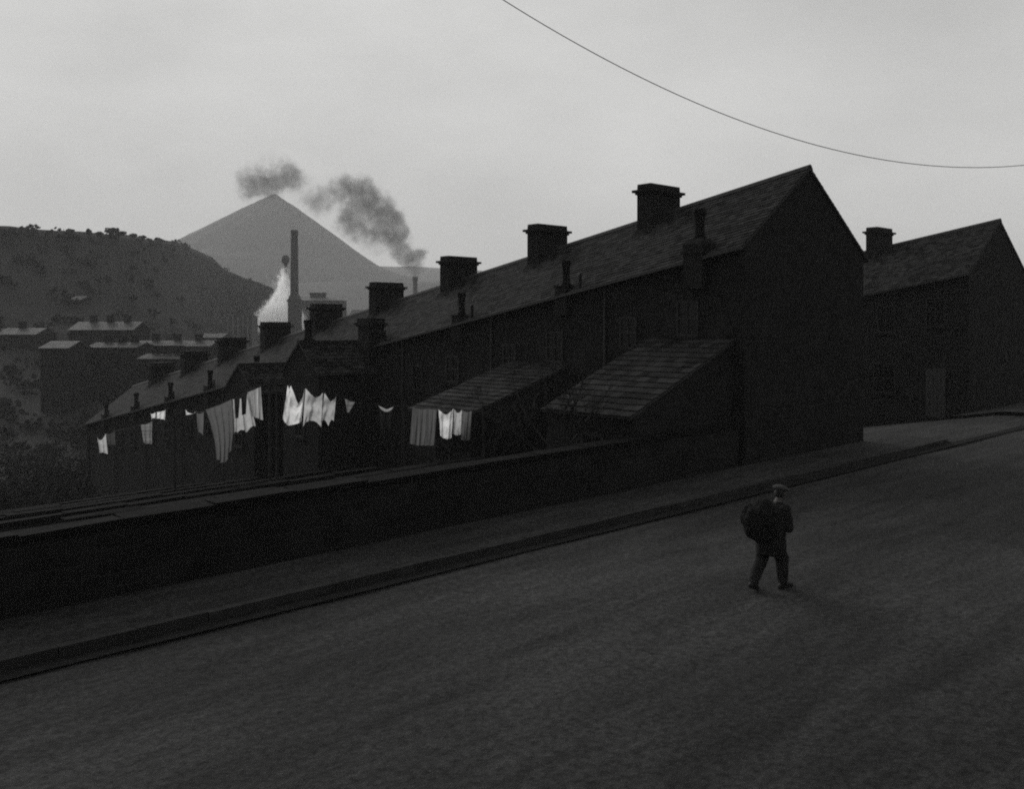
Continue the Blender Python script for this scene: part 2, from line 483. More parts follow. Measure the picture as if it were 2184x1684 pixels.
def house(label, rear='plain', first=False, stackon=True, rnd=0, two=False):
    h = empty('terrace_house')
    tag(h, label, 'terraced house', 'houses of the stepped terrace')
    w = MB(); B = -1.6
    yy0, yy1 = (0.0, W - .004)
    prof = [(0, B), (HD, B), (HD, EH - .06), (HD / 2, EH + RR - .08), (0, EH - .06)]
    vv = [(x, y, z - SL * y if z > 0 else z - SL * y) for y in (yy0, yy1) for x, z in prof]
    w.add(vv, [(0, 1, 2, 3, 4), (9, 8, 7, 6, 5), (0, 5, 6, 1), (1, 6, 7, 2), (2, 7, 8, 3), (3, 8, 9, 4), (4, 9, 5, 0)])
    w.build('wall', M['stone'], h)
    roof_parts(h, M['slate'], rnd)
    if stackon: stack_geo(h, EH + RR - SL * 5.77 + .0)
    ez = lambda y: EH - SL * y
    if two:
        window(h, 0, 1.0, 1.9, 3.9, 5.2, -1); window(h, 0, 3.3, 4.2, 3.6, 4.9, -1)
        window(h, 0, 3.3, 4.4, .8, 2.2, -1); door(h, 0, 1.0, 1.9, -.2, 2.0, -1)
        return h
    # front (far side)
    window(h, HD, 1.0, 1.9, 3.6, 4.9, 1); window(h, HD, 3.6, 4.5, 3.6, 4.9, 1)
    # rear chimney on the eaves
    if rear == 'lean' and first:
        m = MB(); y = 1.55; x = .02
        m.box(x - .34, x + .34, y - .34, y + .34, ez(y) - 1.0, ez(y) + .30)
        m.box(x - .39, x + .39, y - .39, y + .39, ez(y) + .02, ez(y) + .10)
        m.hexa([(x - .34, y - .34, ez(y) + .30), (x + .34, y - .34, ez(y) + .30), (x + .34, y + .34, ez(y) + .30), (x - .34, y + .34, ez(y) + .30),
                (x - .24, y - .24, ez(y) + .45), (x + .24, y - .24, ez(y) + .45), (x + .24, y + .24, ez(y) + .45), (x - .24, y + .24, ez(y) + .45)])
        rc = m.build('rear_chimney', M['brick'], h)
        pot_on(rc, x, y, ez(y) + .44, 1.15, 1.04)
    elif rear == 'tall':
        m = MB(); y = 1.95; x = -.05
        m.box(x - .38, x + .38, y - .42, y + .42, ez(y) - 3.5, ez(y) + .72)
        m.box(x - .44, x + .44, y - .48, y + .48, ez(y) + .72, ez(y) + .80)
        m.box(x - .50, x + .50, y - .54, y + .54, ez(y) + .80, ez(y) + .90)
        m.box(x - .41, x + .41, y - .45, y + .45, ez(y) + .90, ez(y) + 1.10)
        m.build('rear_chimney', M['brick'], h)
        vent_pipe(h, -.10, .85, ez(.85) - .6, ez(.85) + .42)
    else:
        m = MB(); y = 1.45; x = .02
        m.box(x - .27, x + .27, y - .27, y + .27, ez(y) - .8, ez(y) + .14)
        m.box(x - .29, x + .29, y - .29, y + .29, ez(y) + .14, ez(y) + .18)
        rc = m.build('rear_chimney', M['brick'], h)
        pot_on(rc, x, y, ez(y) + .17, 1.0, 1.0)
        vent_pipe(h, -.10, .68, ez(.68) - .6, ez(.68) + .42)
    # back windows, downpipe
    window(h, 0, 1.55, 2.35, 3.70, 4.75, -1)
    if rear in ('lean', 'plain'):
        window(h, 0, 3.9, 4.6, 3.3, 4.3, -1)
    dp = MB(); dp.tube([(-.1, 5.2, ez(5.2) - .15), (-.06, 5.2, ez(5.2) - .5), (-.06, 5.2, -.9)], .04, 8)
    dp.build('downpipe', M['iron'], h)
    if rear == 'lean':
        oy0, oy1 = (0.32, 3.5) if first else (1.15, 4.2)
        xt = -4.45; zt, zb = (3.62, 1.72) if first else (3.66, 2.25)
        m = MB(); bs = -2.4
        m.hexa([(xt + .15, oy0 + .05, bs), (-.003, oy0 + .05, bs), (-.003, oy1 - .05, bs), (xt + .15, oy1 - .05, bs),
                (xt + .15, oy0 + .05, zb - .03), (-.003, oy0 + .05, zt - .09), (-.003, oy1 - .05, zt - .09), (xt + .15, oy1 - .05, zb - .03)])
        o = m.build('outshot', M['stone'], h)
        m = MB()
        m.hexa([(xt, oy0, zb - .07), (-.004, oy0, zt - .07), (-.004, oy1, zt - .07), (xt, oy1, zb - .07),
                (xt, oy0, zb), (-.004, oy0, zt), (-.004, oy1, zt), (xt, oy1, zb)])
        m.build('outshot_boarding', M['underlay'], o)
        m = MB()
        slates(m, (xt - .04, oy0 - .03, zb - .01), (xt - .04, oy1, zb - .01), (-.01, oy0 - .03, zt), (-.01, oy1, zt), 15, 0.34, 0.016, seed=rnd + 40)
        m.build('outshot_slates', M['slate'], o)
        window(o, xt + .15, oy0 + 1.0, oy0 + 1.8, .2, 1.2, -1)
    if rear in ('tall', 'gable'):
        yc, hw = (2.85, 1.45); xo = -3.0
        rz, wz = (6.12, 4.95) if rear == 'tall' else (5.95, 4.8)
        m = MB()
        prof = [(yc - hw, -2.4), (yc + hw, -2.4), (yc + hw, wz - .07), (yc, rz - .09), (yc - hw, wz - .07)]
        vv = [(x, y, z) for x in (xo + .08, -.003) for y, z in prof]
        m.add(vv, [(0, 1, 2, 3, 4), (9, 8, 7, 6, 5), (0, 5, 6, 1), (1, 6, 7, 2), (2, 7, 8, 3), (3, 8, 9, 4), (4, 9, 5, 0)])
        o = m.build('outshot', M['stone'], h)
        s = MB(); bd = MB()
        for sg in (-1, 1):
            ye = yc + sg * (hw + .12); kz = (rz - wz) / hw; ze = wz - .12 * kz
            xin = 0.35 if rear == 'tall' else .05
            slates(s, (xo, ye, ze), (-.003, ye, ze), (xo, yc, rz), (xin, yc, rz), 9, 0.3, 0.016, seed=rnd + 60 + sg)
            bd.hexa([(xo, ye, ze - .06), (-.004, ye, ze - .06), (-.004, yc, rz - .06), (xo, yc, rz - .06), (xo, ye, ze - .002), (-.004, ye, ze - .002), (-.004, yc, rz - .002), (xo, yc, rz - .002)])
        bd.build('outshot_boarding', M['underlay'], o)
        s.build('outshot_slates', M['slate'], o)
        c = MB(); c.box(xo, .1, yc - .11, yc + .11, rz - .03, rz + .08); c.build('outshot_ridge', M['ridge'], o)
        c = MB()
        if rear == 'tall':
            c.box(xo + .1, xo + .6, yc - .28, yc + .28, rz - .8, rz + .10)
            oc = c.build('outshot_chimney', M['brick'], o)
            pot_on(oc, xo + .42, yc - .05, rz + .09, 1.15, .98)
        window(o, xo + .08, yc - .4, yc + .4, 2.2, 3.4, -1)
    return h

def put(h, k, a=A0, b0=GB, z0=None):
    z = (0.5 if z0 is None else z0) - SL * W * k
    h.location = S(a, b0 + W * k, z); h.rotation_euler = (0, 0, PH)

h0 = house('nearest terraced house with blank gable end over the pavement and lean-to roof', 'lean', True, True, 11); put(h0, 0)
h1 = house('second terraced house from the near gable with a lean-to behind the short row of shirts', 'lean', False, True, 23); put(h1, 1)
h2 = house('third terraced house from the near gable, plain rear wall with small eaves pot and pipe', 'plain', False, True, 37); put(h2, 2)
h3 = house('terraced house with gabled rear wing and tall capped stack at its eaves', 'tall', False, True, 41); put(h3, 3)
h4 = house('terraced house whose gabled rear wing stands behind the striped washing, no eaves pot in sight', 'gable', False, True, 53); put(h4, 4)
lab = {5: 'sixth terraced house from the near gable, mostly hidden behind the darker gabled rear wing',
       6: 'terraced house just left of the darker gabled wing with eaves pot and thin pipe',
       7: 'terraced house low on the slope, second of those left of the gabled wings',
       8: 'terraced house low on the slope next to last before the end of the terrace',
       9: 'last terraced house at the far low end of the terrace, no ridge stack'}
for k in range(5, 10):
    h = copy_tree(h2); h['label'] = lab[k]; put(h, k)
    if k == 9:
        for ch in list(h.children):
            if ch.name.startswith('chimney_stack'):
                for c in list(ch.children): bpy.data.objects.remove(c)
                bpy.data.objects.remove(ch)
# next terrace up the street, behind the gable
d0 = house('end house of the next terrace, seen right of the black gable across the side road', 'plain', False, True, 71, two=True)
d0['group'] = 'houses of the next terrace'; put(d0, 0, 42.2, 17.2, 0.62)
for k, l in ((1, 'second house of the next terrace, behind the black gable edge'),):
    h = copy_tree(d0); h['label'] = l; put(h, k, 42.2, 17.2, 0.62)

# ------------------------------------------------------------------ yard walls
def wall_line(name, label, pts, hgt, th, cope=True, group=None):
    """stone wall following street-frame points"""
    r = empty(name, S(pts[0][0], pts[0][1], 0), PH)
    tag(r, label, 'wall', group)
    m = MB(); c = MB()
    o = Vector((pts[0][0], pts[0][1], 0))
    for (a0, b0), (a1, b1) in zip(pts, pts[1:]):
        n = max(1, int(math.hypot(a1 - a0, b1 - b0) / 1.5))
        d = Vector((a1 - a0, b1 - b0, 0)).normalized(); q = Vector((-d.y, d.x, 0)) * th / 2
        for i in range(n):
            p = Vector((lerp(a0, a1, i / n), lerp(b0, b1, i / n), 0)); e = Vector((lerp(a0, a1, (i + 1) / n), lerp(b0, b1, (i + 1) / n), 0))
            zp, ze = gz(p.x, p.y), gz(e.x, e.y); jz = random.uniform(-.02, .02)
            up = Vector((0, 0, 1))
            L = [p - q - o + up * (zp - .4), e - q - o + up * (ze - .4), e + q - o + up * (ze - .4), p + q - o + up * (zp - .4)]
            U = [p - q - o + up * (zp + hgt + jz), e - q - o + up * (ze + hgt + jz), e + q - o + up * (ze + hgt + jz), p + q - o + up * (zp + hgt + jz)]
            m.hexa(L + U)
            q2 = q * 1.25; g_ = d * .008
            C = [p - q2 + g_ - o + up * (zp + hgt + jz + .002), e - q2 - g_ - o + up * (ze + hgt + jz + .002), e + q2 - g_ - o + up * (ze + hgt + jz + .002), p + q2 + g_ - o + up * (zp + hgt + jz + .002)]
            T = [v + up * random.uniform(.09, .13) for v in C]
            c.hexa(C + T)
    m.build('wall_face', M['stone'], r)
    c.build('coping', M['coping'], r)
    return r
wall_line('garden_wall', 'low black garden wall running down beside the pavement from the near gable', [(21.9, GB + .2), (-40, GB + .2)], 1.25, .4)
for i, k in enumerate((1, 2, 3, 4, 5)):
    wall_line('yard_wall', ['dark yard wall behind the nearest house', 'dark yard wall between the second and third houses', 'dark yard wall below the tall sheets',
                            'dark yard wall below the gabled rear wing', 'dark yard wall farthest down the backs'][i],
              [(17.4 if k < 3 else 18.8, GB + W * k - .05), (6.0, GB + W * k - .05)], 1.15, .25, group='yard walls behind the terrace')

# ------------------------------------------------------------------ washing
def cloth(name, label, cat, tops, bots, Y0, Y1, m, sag=6, folds=3, amp=0.06, nx=44, ny=36, group='washing on the lines', swirl=0.0, seed=0, side=0.0, scal=0.0, vee=0.0):
    """tops: pegged points; bots: lower hem points (picture columns/rows at depth Y0..Y1)"""
    rnd = random.Random(seed)
    ph = rnd.uniform(0, 6)
    def interp(pts, s):
        n = len(pts) - 1
        ln = [max(.5, abs(pts[q + 1][0] - pts[q][0])) for q in range(n)]; tot = sum(ln); a = s * tot; i = 0
        while i < n - 1 and a > ln[i]: a -= ln[i]; i += 1
        f = min(1.0, a / ln[i])
        return lerp(pts[i][0], pts[i + 1][0], f), lerp(pts[i][1], pts[i + 1][1], f), (f, ln[i] / max(ln))
    vs = []
    for j in range(ny + 1):
        t = j / ny
        for i in range(nx + 1):
            s = i / nx
            tx, ty, f = interp(tops, s)
            f, wl = f; sg = 4 * f * (1 - f) * wl
            ty += sag * lerp(sg ** 0.85, (1 - abs(2 * f - 1)) * wl, vee)
            bx, by, fb = interp(bots, s)
            by -= scal * 4 * fb[0] * (1 - fb[0]) * fb[1]
            # ease so vertical lines bow a little
            x = lerp(tx, bx, t) + side * sin(pi * t); y = lerp(ty, by, t)
            Y = lerp(Y0, Y1, s)
            gr = 0.35 + 0.65 * t
            # folds fall from the pegs; swag folds curve under a sagging hem
            d = amp * gr * sin(2 * pi * folds * s + ph + 1.2 * t) + 0.4 * amp * gr * sin(2 * pi * (folds * 2.3) * s + 2.1 * ph + 2.0 * t)
            if swirl: d += swirl * sg * sin(9.5 * t + 2.6 * (sg)) * exp(-1.6 * t)
            d += 0.35 * amp * fbm(s * 3 + seed, t * 4, seed)
            p = D(x, y, Y + d)
            # keep the vertical drop while the cloth billows in depth
            p.z = (HY - y) / F * Y + EYE; p.x = (x - CX) / F * Y
            vs.append(p)
    o = vs[0].copy()
    w = nx + 1
    mb = MB(); mb.add([v - o for v in vs], [(j * w + i, j * w + i + 1, (j + 1) * w + i + 1, (j + 1) * w + i) for j in range(ny) for i in range(nx)])
    ob = mb.build(name, m, None, True); ob.location = o
    tag(ob, label, cat, group)
    return ob
def line(label, pts, mname='clothes_line'):
    """rope through world points with a little sag between"""
    P = []
    for p, q in zip(pts, pts[1:]):
        for i in range(8):
            f = i / 8; v = p.lerp(q, f); v.z -= 0.02 * 4 * f * (1 - f) * (q - p).length / 4; P.append(v)
    P.append(pts[-1])
    o = P[0].copy(); m = MB(); m.tube([v - o for v in P], .006, 5)
    ob = m.build(mname, M['rope']); ob.location = o
    tag(ob, label, 'clothes line', 'clothes lines in the back yards')
    return ob
def post(label, x, y, Y, extra=.15):
    p = D(x, y, Y); a, b = inv(p.x, p.y); z0 = gz(a, b) - .3
    r = empty('clothes_post', (p.x, p.y, z0 + .3))
    tag(r, label, 'clothes post', 'posts for the clothes lines')
    m = MB(); m.tube([(0, 0, -.3), (.02, 0, (p.z - z0) * .5), (0, .01, p.z - z0 - .3 + extra)], .055, 8, .04); m.build('pole', M['wood'], r)
    c = MB(); c.tube([(-.22, .05, p.z - z0 - .34), (.22, -.05, p.z - z0 - .34)], .025, 6); c.build('crossbar', M['wood'], r)
    return p

# bright sheets in the middle
YM = 33.0
cloth('hanging_sheet', 'brightest white sheet with a deep V sag, left of the bright trio', 'sheet', [(613, 822), (620, 822), (650, 829)], [(602, 893), (612, 906), (645, 898)], YM, YM + .3, M['white'], sag=38, folds=1.4, amp=.11, swirl=.2, seed=1, vee=.75, scal=-4)
cloth('hanging_sheet', 'white sheet in the middle of the bright trio with scalloped lower hem', 'sheet', [(652, 828), (688, 838)], [(645, 911), (684, 913)], YM + .35, YM + .6, M['mid'], sag=16, folds=1.3, amp=.09, swirl=.18, seed=2, vee=.35, scal=15)
cloth('hanging_towel', 'narrow white cloth at the right end of the bright trio', 'towel', [(692, 838), (717, 845)], [(683, 909), (689, 899), (700, 910), (711, 900)], YM + .6, YM + .7, M['mid'], sag=15, folds=1.0, amp=.07, swirl=.12, seed=3, vee=.35, scal=8)
cloth('hanging_cloth', 'small banded grey cloth folded to a point, right of the bright trio', 'cloth', [(735, 850), (757, 858)], [(740, 878), (743, 882)], YM + .8, YM + .9, M['patch'], sag=2, folds=1, amp=.04, seed=4, nx=20, ny=20)
cloth('hanging_garment', 'nearly black garment with a pale sagging neckline between the trio and the short row', 'garment', [(805, 862), (842, 865)], [(812, 916), (838, 918)], YM + 1, YM + 1.1, M['dusk'], sag=16, folds=2, amp=.08, seed=5, swirl=.05)
cloth('neckline_edging', 'pale strip of cloth folded over the line above a black garment', 'cloth', [(806, 863), (841, 865)], [(808, 866), (825, 874), (839, 868)], YM + .93, YM + 1.0, M['mid'], sag=15, folds=1, amp=.02, seed=6, nx=20, ny=4)
# short row at right
YR = 27.0
cloth('hanging_blanket', 'wide grey ribbed blanket at the left of the short right-hand row', 'blanket', [(880, 868), (915, 871), (932, 873)], [(874, 947), (890, 951), (926, 951)], YR, YR + .3, M['ribbed'], sag=4, folds=5, amp=.035, seed=7)
cloth('hanging_pillowcase', 'pale pillowcase hanging right of the wide grey ribbed blanket', 'pillowcase', [(935, 873), (967, 872)], [(939, 930), (952, 938), (963, 934)], YR + .35, YR + .5, M['white'], sag=13, folds=1.5, amp=.08, seed=8, swirl=.08, vee=.5)
cloth('hanging_towel', 'narrow grey towel between pale pillowcase and dimmer end towel', 'towel', [(969, 873), (985, 874)], [(967, 926), (976, 930), (985, 927)], YR + .55, YR + .6, M['mid'], sag=8, folds=1, amp=.05, seed=9)
cloth('hanging_towel', 'dim charcoal towel at the right end of the short right-hand row', 'towel', [(986, 874), (1006, 876)], [(983, 938), (992, 942), (1002, 938)], YR + .65, YR + .75, M['grey'], sag=5, folds=1.5, amp=.05, seed=10)
# left group
YL = 30.0
cloth('hanging_sheet', 'long grey sheet hanging lowest of all, gathered to a point at its foot', 'sheet', [(439, 874), (494, 852)], [(462, 979), (472, 987), (481, 987), (491, 962)], YL, YL + .5, M['grey'], sag=2, folds=3.5, amp=.08, seed=11, side=4)
cloth('hanging_stocking', 'left one of two black stockings over a pale cloth, beside the long grey sheet', 'stockings', [(499, 848), (512, 844)], [(502, 893), (509, 892)], YL + .5, YL + .52, M['dusk'], sag=2, folds=1, amp=.03, seed=12, nx=14, ny=20)
cloth('hanging_stocking', 'right one of two black stockings over a pale cloth, beside the ticking', 'stockings', [(514, 843), (527, 838)], [(516, 886), (524, 884)], YL + .5, YL + .52, M['dusk'], sag=2, folds=1, amp=.03, seed=13, nx=14, ny=20)
cloth('hanging_cloth', 'pale ragged cloth behind the black stockings', 'cloth', [(496, 852), (529, 840)], [(498, 926), (508, 923), (518, 919), (527, 923), (546, 910)], YL + .75, YL + .85, M['mid'], sag=5, folds=2.5, amp=.07, seed=14, scal=6)
cloth('hanging_ticking', 'striped ticking cloth at the right end of the left-hand row', 'cloth', [(528, 837), (556, 825)], [(536, 888), (561, 897)], YL + .7, YL + .9, M['stripe'], sag=1, folds=2, amp=.05, seed=15)
cloth('hanging_shirt', 'small pale shirt with dark tail, just left of the long grey sheet', 'shirt', [(419, 881), (434, 879)], [(422, 918), (433, 930)], YL + 3, YL + 3.1, M['grey'], sag=3, folds=1, amp=.05, seed=16, nx=16)
cloth('hanging_cloth', 'small pale sagging cloth two places left of the long grey sheet', 'cloth', [(396, 874), (417, 879)], [(397, 886), (412, 883)], YL + 6, YL + 6.1, M['white'], sag=6, folds=1, amp=.04, seed=17, nx=18, ny=10)
YF = 40.0
cloth('hanging_cloth', 'short bright ragged cloth under the far eaves, left of the long grey sheet', 'cloth', [(321, 883), (333, 879)], [(323, 896), (332, 894)], YF, YF + .1, M['white'], sag=2, folds=1.5, amp=.05, seed=18, nx=18, ny=10, scal=3)
cloth('hanging_cloth', 'square bright cloth under the far eaves, right of the short ragged one', 'cloth', [(335, 879), (353, 874)], [(335, 893), (352, 896)], YF, YF + .1, M['white'], sag=2, folds=2, amp=.05, seed=19, nx=18, ny=10)
cloth('hanging_cloth', 'dim patterned cloth hanging below the two bright rags', 'cloth', [(301, 906), (325, 898)], [(306, 946), (324, 948)], YF - 2, YF - 1.9, M['patch'], sag=3, folds=2, amp=.06, seed=20, nx=20)
YK = 44.0
cloth('hanging_shirt', 'pale shirt with a bright V at the neck, farthest left of the washing', 'shirt', [(206, 931), (225, 925)], [(212, 968), (228, 970)], YK, YK + .1, M['mid'], sag=11, folds=2, amp=.08, seed=21, nx=22, scal=3)
cloth('hanging_cloth', 'dim grey cloth beside the farthest-left pale shirt', 'cloth', [(227, 925), (244, 919)], [(230, 950), (248, 949)], YK + .2, YK + .3, M['dim'], sag=4, folds=1.5, amp=.06, seed=22, nx=18)

p1 = post('dark clothes post left of the bright trio of sheets', 590, 818, YM - .2); p2 = post('dark clothes post left of the short right-hand row', 862, 866, YM + 1.3)
line('clothes line carrying the bright trio of sheets', [p1, D(616, 822, YM), D(651, 828, YM + .32), D(690, 838, YM + .6), D(718, 845, YM + .7), D(757, 858, YM + .9), p2])
p3 = post('dark clothes post right of the short right-hand row', 1030, 876, YR + 1.0)
line('clothes line carrying the short right-hand row', [D(862, 866, YR - .2), D(880, 868, YR), D(932, 873, YR + .3), D(967, 872, YR + .5), D(1006, 876, YR + .75), p3])
p4 = post('dark clothes post below the darker rear gable', 575, 818, YL + 1.0); p5 = post('dark clothes post left of the long grey sheet', 372, 884, YL + 8)
line('clothes line carrying the long grey sheet', [p4, D(556, 825, YL + .9), D(528, 837, YL + .7), D(494, 852, YL + .5), D(439, 874, YL), D(380, 893, YL - .5)])
line('clothes line carrying the small shirt left of the long sheet', [D(440, 874, YL + 2), D(434, 879, YL + 3), D(417, 879, YL + 6), D(396, 874, YL + 6.2), p5])
p6 = post('dark clothes post by the farthest-left washing', 190, 936, YK)
line('clothes line under the far eaves on the left', [p6, D(206, 931, YK), D(244, 919, YK + .3), D(301, 906, YF - 2), D(325, 898, YF - 1.9), D(353, 874, YF), D(372, 868, YF + .2)])

# ------------------------------------------------------------------ shrubs (bare twigs)
def shrub(label, x, y, Y, h, spread, seed):
    p = D(x, y, Y); a, b = inv(p.x, p.y); z = gz(a, b)
    r = empty('bare_shrub', (p.x, p.y, z)); tag(r, label, 'shrub', 'bare shrubs in the back yards')
    rnd = random.Random(seed); st = MB(); tw = MB()
    def grow(p, d, ln, rad, dep):
        e = p + d * ln + Vector((rnd.uniform(-1, 1), rnd.uniform(-1, 1), rnd.uniform(-.2, .6))) * ln * .15
        (st if dep > 2 else tw).tube([p, (p + e) / 2 + Vector((rnd.uniform(-1, 1), rnd.uniform(-1, 1), 0)) * ln * .06, e], rad, 4, rad * .65)
        if dep == 0: return
        for _ in range(3 if dep > 1 else 4):
            dd = (d + Vector((rnd.uniform(-1, 1), rnd.uniform(-1, 1), rnd.uniform(-.35, .75))) * spread).normalized()
            grow(p.lerp(e, rnd.uniform(.5, 1)), dd, ln * rnd.uniform(.55, .8), rad * .6, dep - 1)
    for s in range(4):
        grow(Vector((rnd.uniform(-.2, .2), rnd.uniform(-.2, .2), -.1)), Vector((rnd.uniform(-.4, .4), rnd.uniform(-.4, .4), 1)).normalized(), h * .38, .045, 4)
    st.build('stems', M['bark'], r); tw.build('twigs', M['bark'], r)
shrub('bare shrub in front of the left part of the nearest lean-to roof', 1205, 900, 24.3, 4.3, .8, 5)
shrub('bare shrub standing right of the short right-hand row of washing', 1050, 930, 28.6, 3.6, .8, 6)
shrub('bare shrub against the edge of the second lean-to', 1010, 900, 29.0, 4.0, .8, 8)

# ------------------------------------------------------------------ hills
def hill(name, m, crest, depth, x0, x1, dx, base_Y, base_Z, nt=26, rough=1.0, seed=0.0, pw=1.2, back=160, grp='structure'):
    cols = []
    x = x0
    while x <= x1 + 1e-6: cols.append(x); x += dx
    vs = []
    for x in cols:
        cy, cY = pl(crest, x), pl(depth, x)
        Zc = (HY - cy) / F * cY + EYE
        for k in range(nt + 7):
            t = k / nt
            if t <= 1:
                Y = lerp(base_Y(x) if callable(base_Y) else base_Y, cY, t); Z = lerp(base_Z, Zc, t ** pw)
            else:
                Y = cY + (t - 1) * nt / 6 * back; Z = Zc - 0.22 * (Y - cY)
            X = (x - CX) / F * Y
            n = fbm(X * .02 + seed, Y * .02, seed) * 2.2 + fbm(X * .08, Y * .08, seed + 3) * .8 + fbm(X * .3, Y * .3, seed + 7) * .25
            Z += rough * n * min(1.0, 4 * t)
            vs.append(Vector((X, Y, Z)))
    w = nt + 7; mb = MB()
    mb.add(vs, [(i * w + k, (i + 1) * w + k, (i + 1) * w + k + 1, i * w + k + 1) for i in range(len(cols) - 1) for k in range(w - 1)])
    return tag(mb.build(name, m, None, True), kind=grp)
HILLC = [(-1500, 380), (-700, 440), (0, 478), (138, 490), (250, 500), (340, 512), (392, 519), (413, 531), (450, 547), (480, 577), (520, 595), (558, 604), (582, 614), (602, 642), (645, 684), (760, 712), (900, 720)]
HILLY = [(-1500, 230), (0, 205), (250, 225), (390, 330), (440, 380), (485, 405), (560, 405), (610, 410), (700, 420), (900, 420)]
HZ0, HP = -9.5, 1.9
def HB(x): return pl([(415, 84), (500, 330), (900, 345)], x)
hill('hillside', M['grass_hill'], HILLC, HILLY, -1500, 900, 10, HB, HZ0, 40, .4, 1.0, HP)
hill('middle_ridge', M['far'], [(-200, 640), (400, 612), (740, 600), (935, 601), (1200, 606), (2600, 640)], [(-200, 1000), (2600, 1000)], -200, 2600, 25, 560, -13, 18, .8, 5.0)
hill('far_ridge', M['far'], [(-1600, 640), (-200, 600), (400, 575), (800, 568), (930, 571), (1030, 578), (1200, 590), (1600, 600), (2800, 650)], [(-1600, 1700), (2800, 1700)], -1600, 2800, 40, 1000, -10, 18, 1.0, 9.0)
# the cone of the spoil tip
tip = MB(); ap = D(586, 413, 1350); NA, NR = 128, 44
vs = [tuple(ap)]
for r_ in range(1, NR + 1):
    r = 290.0 * (r_ / NR) ** 1.15
    for i in range(NA):
        t = 2 * pi * i / NA
        cx = cos(t)
        sl = lerp(.545, .715, (cx + 1) / 2)
        z = ap.z + .8 - sl * r
        foot = 131
        if r > foot and cx > -.3: z = ap.z + .8 - sl * (foot + (r - foot) * lerp(1.0, .62, min(1, (r - foot) / 58)))
        z -= .9 * exp(-r / 2.5)
        gl = (sin(t * 23 + 2.5 * fbm(cos(t) * 3, sin(t) * 3, 2)) * .6 + 1.2 * fbm(cos(t) * 9, sin(t) * 9, r * .01)) * min(1, r / 50)
        n = fbm(r * .05 * cos(t), r * .05 * sin(t), 4) * .8 + gl
        vs.append((ap.x + r * cos(t), ap.y + r * sin(t), z + n * min(1, r / 25)))
fs = [(0, 1 + i, 1 + (i + 1) % NA) for i in range(NA)]
for r_ in range(NR - 1):
    for i in range(NA):
        j = (i + 1) % NA; o = 1 + r_ * NA
        fs.append((o + i, o + NA + i, o + NA + j, o + j))
tip.add(vs, fs)
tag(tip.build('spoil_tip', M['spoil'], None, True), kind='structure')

# bushes along the hill crest and scrub on its face
bpy.context.view_layer.update()
def hill_pt(x, t):
    cy, cY = pl(HILLC, x), pl(HILLY, x); Zc = (HY - cy) / F * cY + EYE
    Y = lerp(HB(x), cY, t); Z = lerp(HZ0, Zc, t ** HP); X = (x - CX) / F * Y
    n = fbm(X * .02 + 1, Y * .02, 1) * 2.2 + fbm(X * .08, Y * .08, 4) * .8 + fbm(X * .3, Y * .3, 8) * .25
    return Vector((X, Y, Z + .4 * n * min(1, 4 * t)))
def leaves(mb, c, rx, rz, n, sz, rnd):
    for _ in range(n):
        while True:
            d = Vector((rnd.uniform(-1, 1), rnd.uniform(-1, 1), rnd.uniform(-1, 1)))
            if d.length < 1: break
        k = 1 + .35 * mnoise.noise(d * 2.3 + c)
        q = c + Vector((d.x * rx * k, d.y * rx * k, d.z * rz * k))
        u = Vector((rnd.gauss(0, 1), rnd.gauss(0, 1), rnd.gauss(0, 1))).normalized(); v = u.orthogonal().normalized()
        s = sz * rnd.uniform(.6, 1.4)
        mb.add([q + u * s, q + v * s, q - u * s, q - v * s], [(0, 1, 2, 3)])
def bush(label, x, t, h, w, n, seed, name='bush', cat='bush', group='bushes along the hill crest'):
    p = hill_pt(x, t); rnd = random.Random(seed)
    r = empty(name, p); tag(r, label, cat, group)
    tr = MB()
    for q in range(3):
        tr.tube([(0, 0, -.5), (rnd.uniform(-.3, .3) * w, rnd.uniform(-.3, .3) * w, h * .6)], .12, 5, .04)
    tr.build('trunk', M['bark'], r)
    cr = MB()
    for q in range(5):
        leaves(cr, Vector((rnd.uniform(-.6, .6) * w, rnd.uniform(-.4, .4) * w, h * rnd.uniform(.35, .75))), w * .55, h * .36, n // 5, .22, rnd)
    cr.build('crown', M['leaf'], r)
    return r
BL = [(148, 2.2, 1.6, 'low round bush near the left end of the hill crest'), (190, 2.6, 1.0, 'small upright bush standing alone on the left of the crest'), (212, 1.6, 1.8, 'flat bush before the big clump on the hill crest'),
      (236, 4.2, 3.2, 'biggest clump of bush breaking the hill crest'), (252, 3.0, 2.6, 'bush leaning right beside the biggest clump'), (283, 2.4, 2.0, 'bush halfway between the big clump and the tip'),
      (303, 1.8, 1.8, 'low bush just right of the halfway bush'), (318, 1.6, 1.5, 'small low bush on the crest before the lone pointed one'), (337, 2.6, 1.5, 'lone pointed bush on the crest nearest the tip foot')]
for i, (x, hh, ww, l) in enumerate(BL): bush(l, x, .995, hh * .40, ww * .62, 300, 100 + i)
sc_ = MB(); rnd = random.Random(5)
for i in range(620):
    x = rnd.uniform(-300, 640)
    t = rnd.uniform(.12, .99) if i % 7 else rnd.uniform(.95, 1.0)
    if x > 380:
        if x < 470 and rnd.random() < .7: continue
        t = rnd.uniform(.2, 1.0)
    if fbm(x * .012, t * 5, 3) < .02 and rnd.random() < .8: continue
    p = hill_pt(x, t); w = rnd.uniform(.8, 2.4)
    leaves(sc_, p + Vector((0, 0, w * .3)), w, w * .5, 26, .34, rnd)
tag(sc_.build('hillside_scrub', M['leaf']), kind='stuff', label='dark scrub scattered over the hillside', cat='scrub')

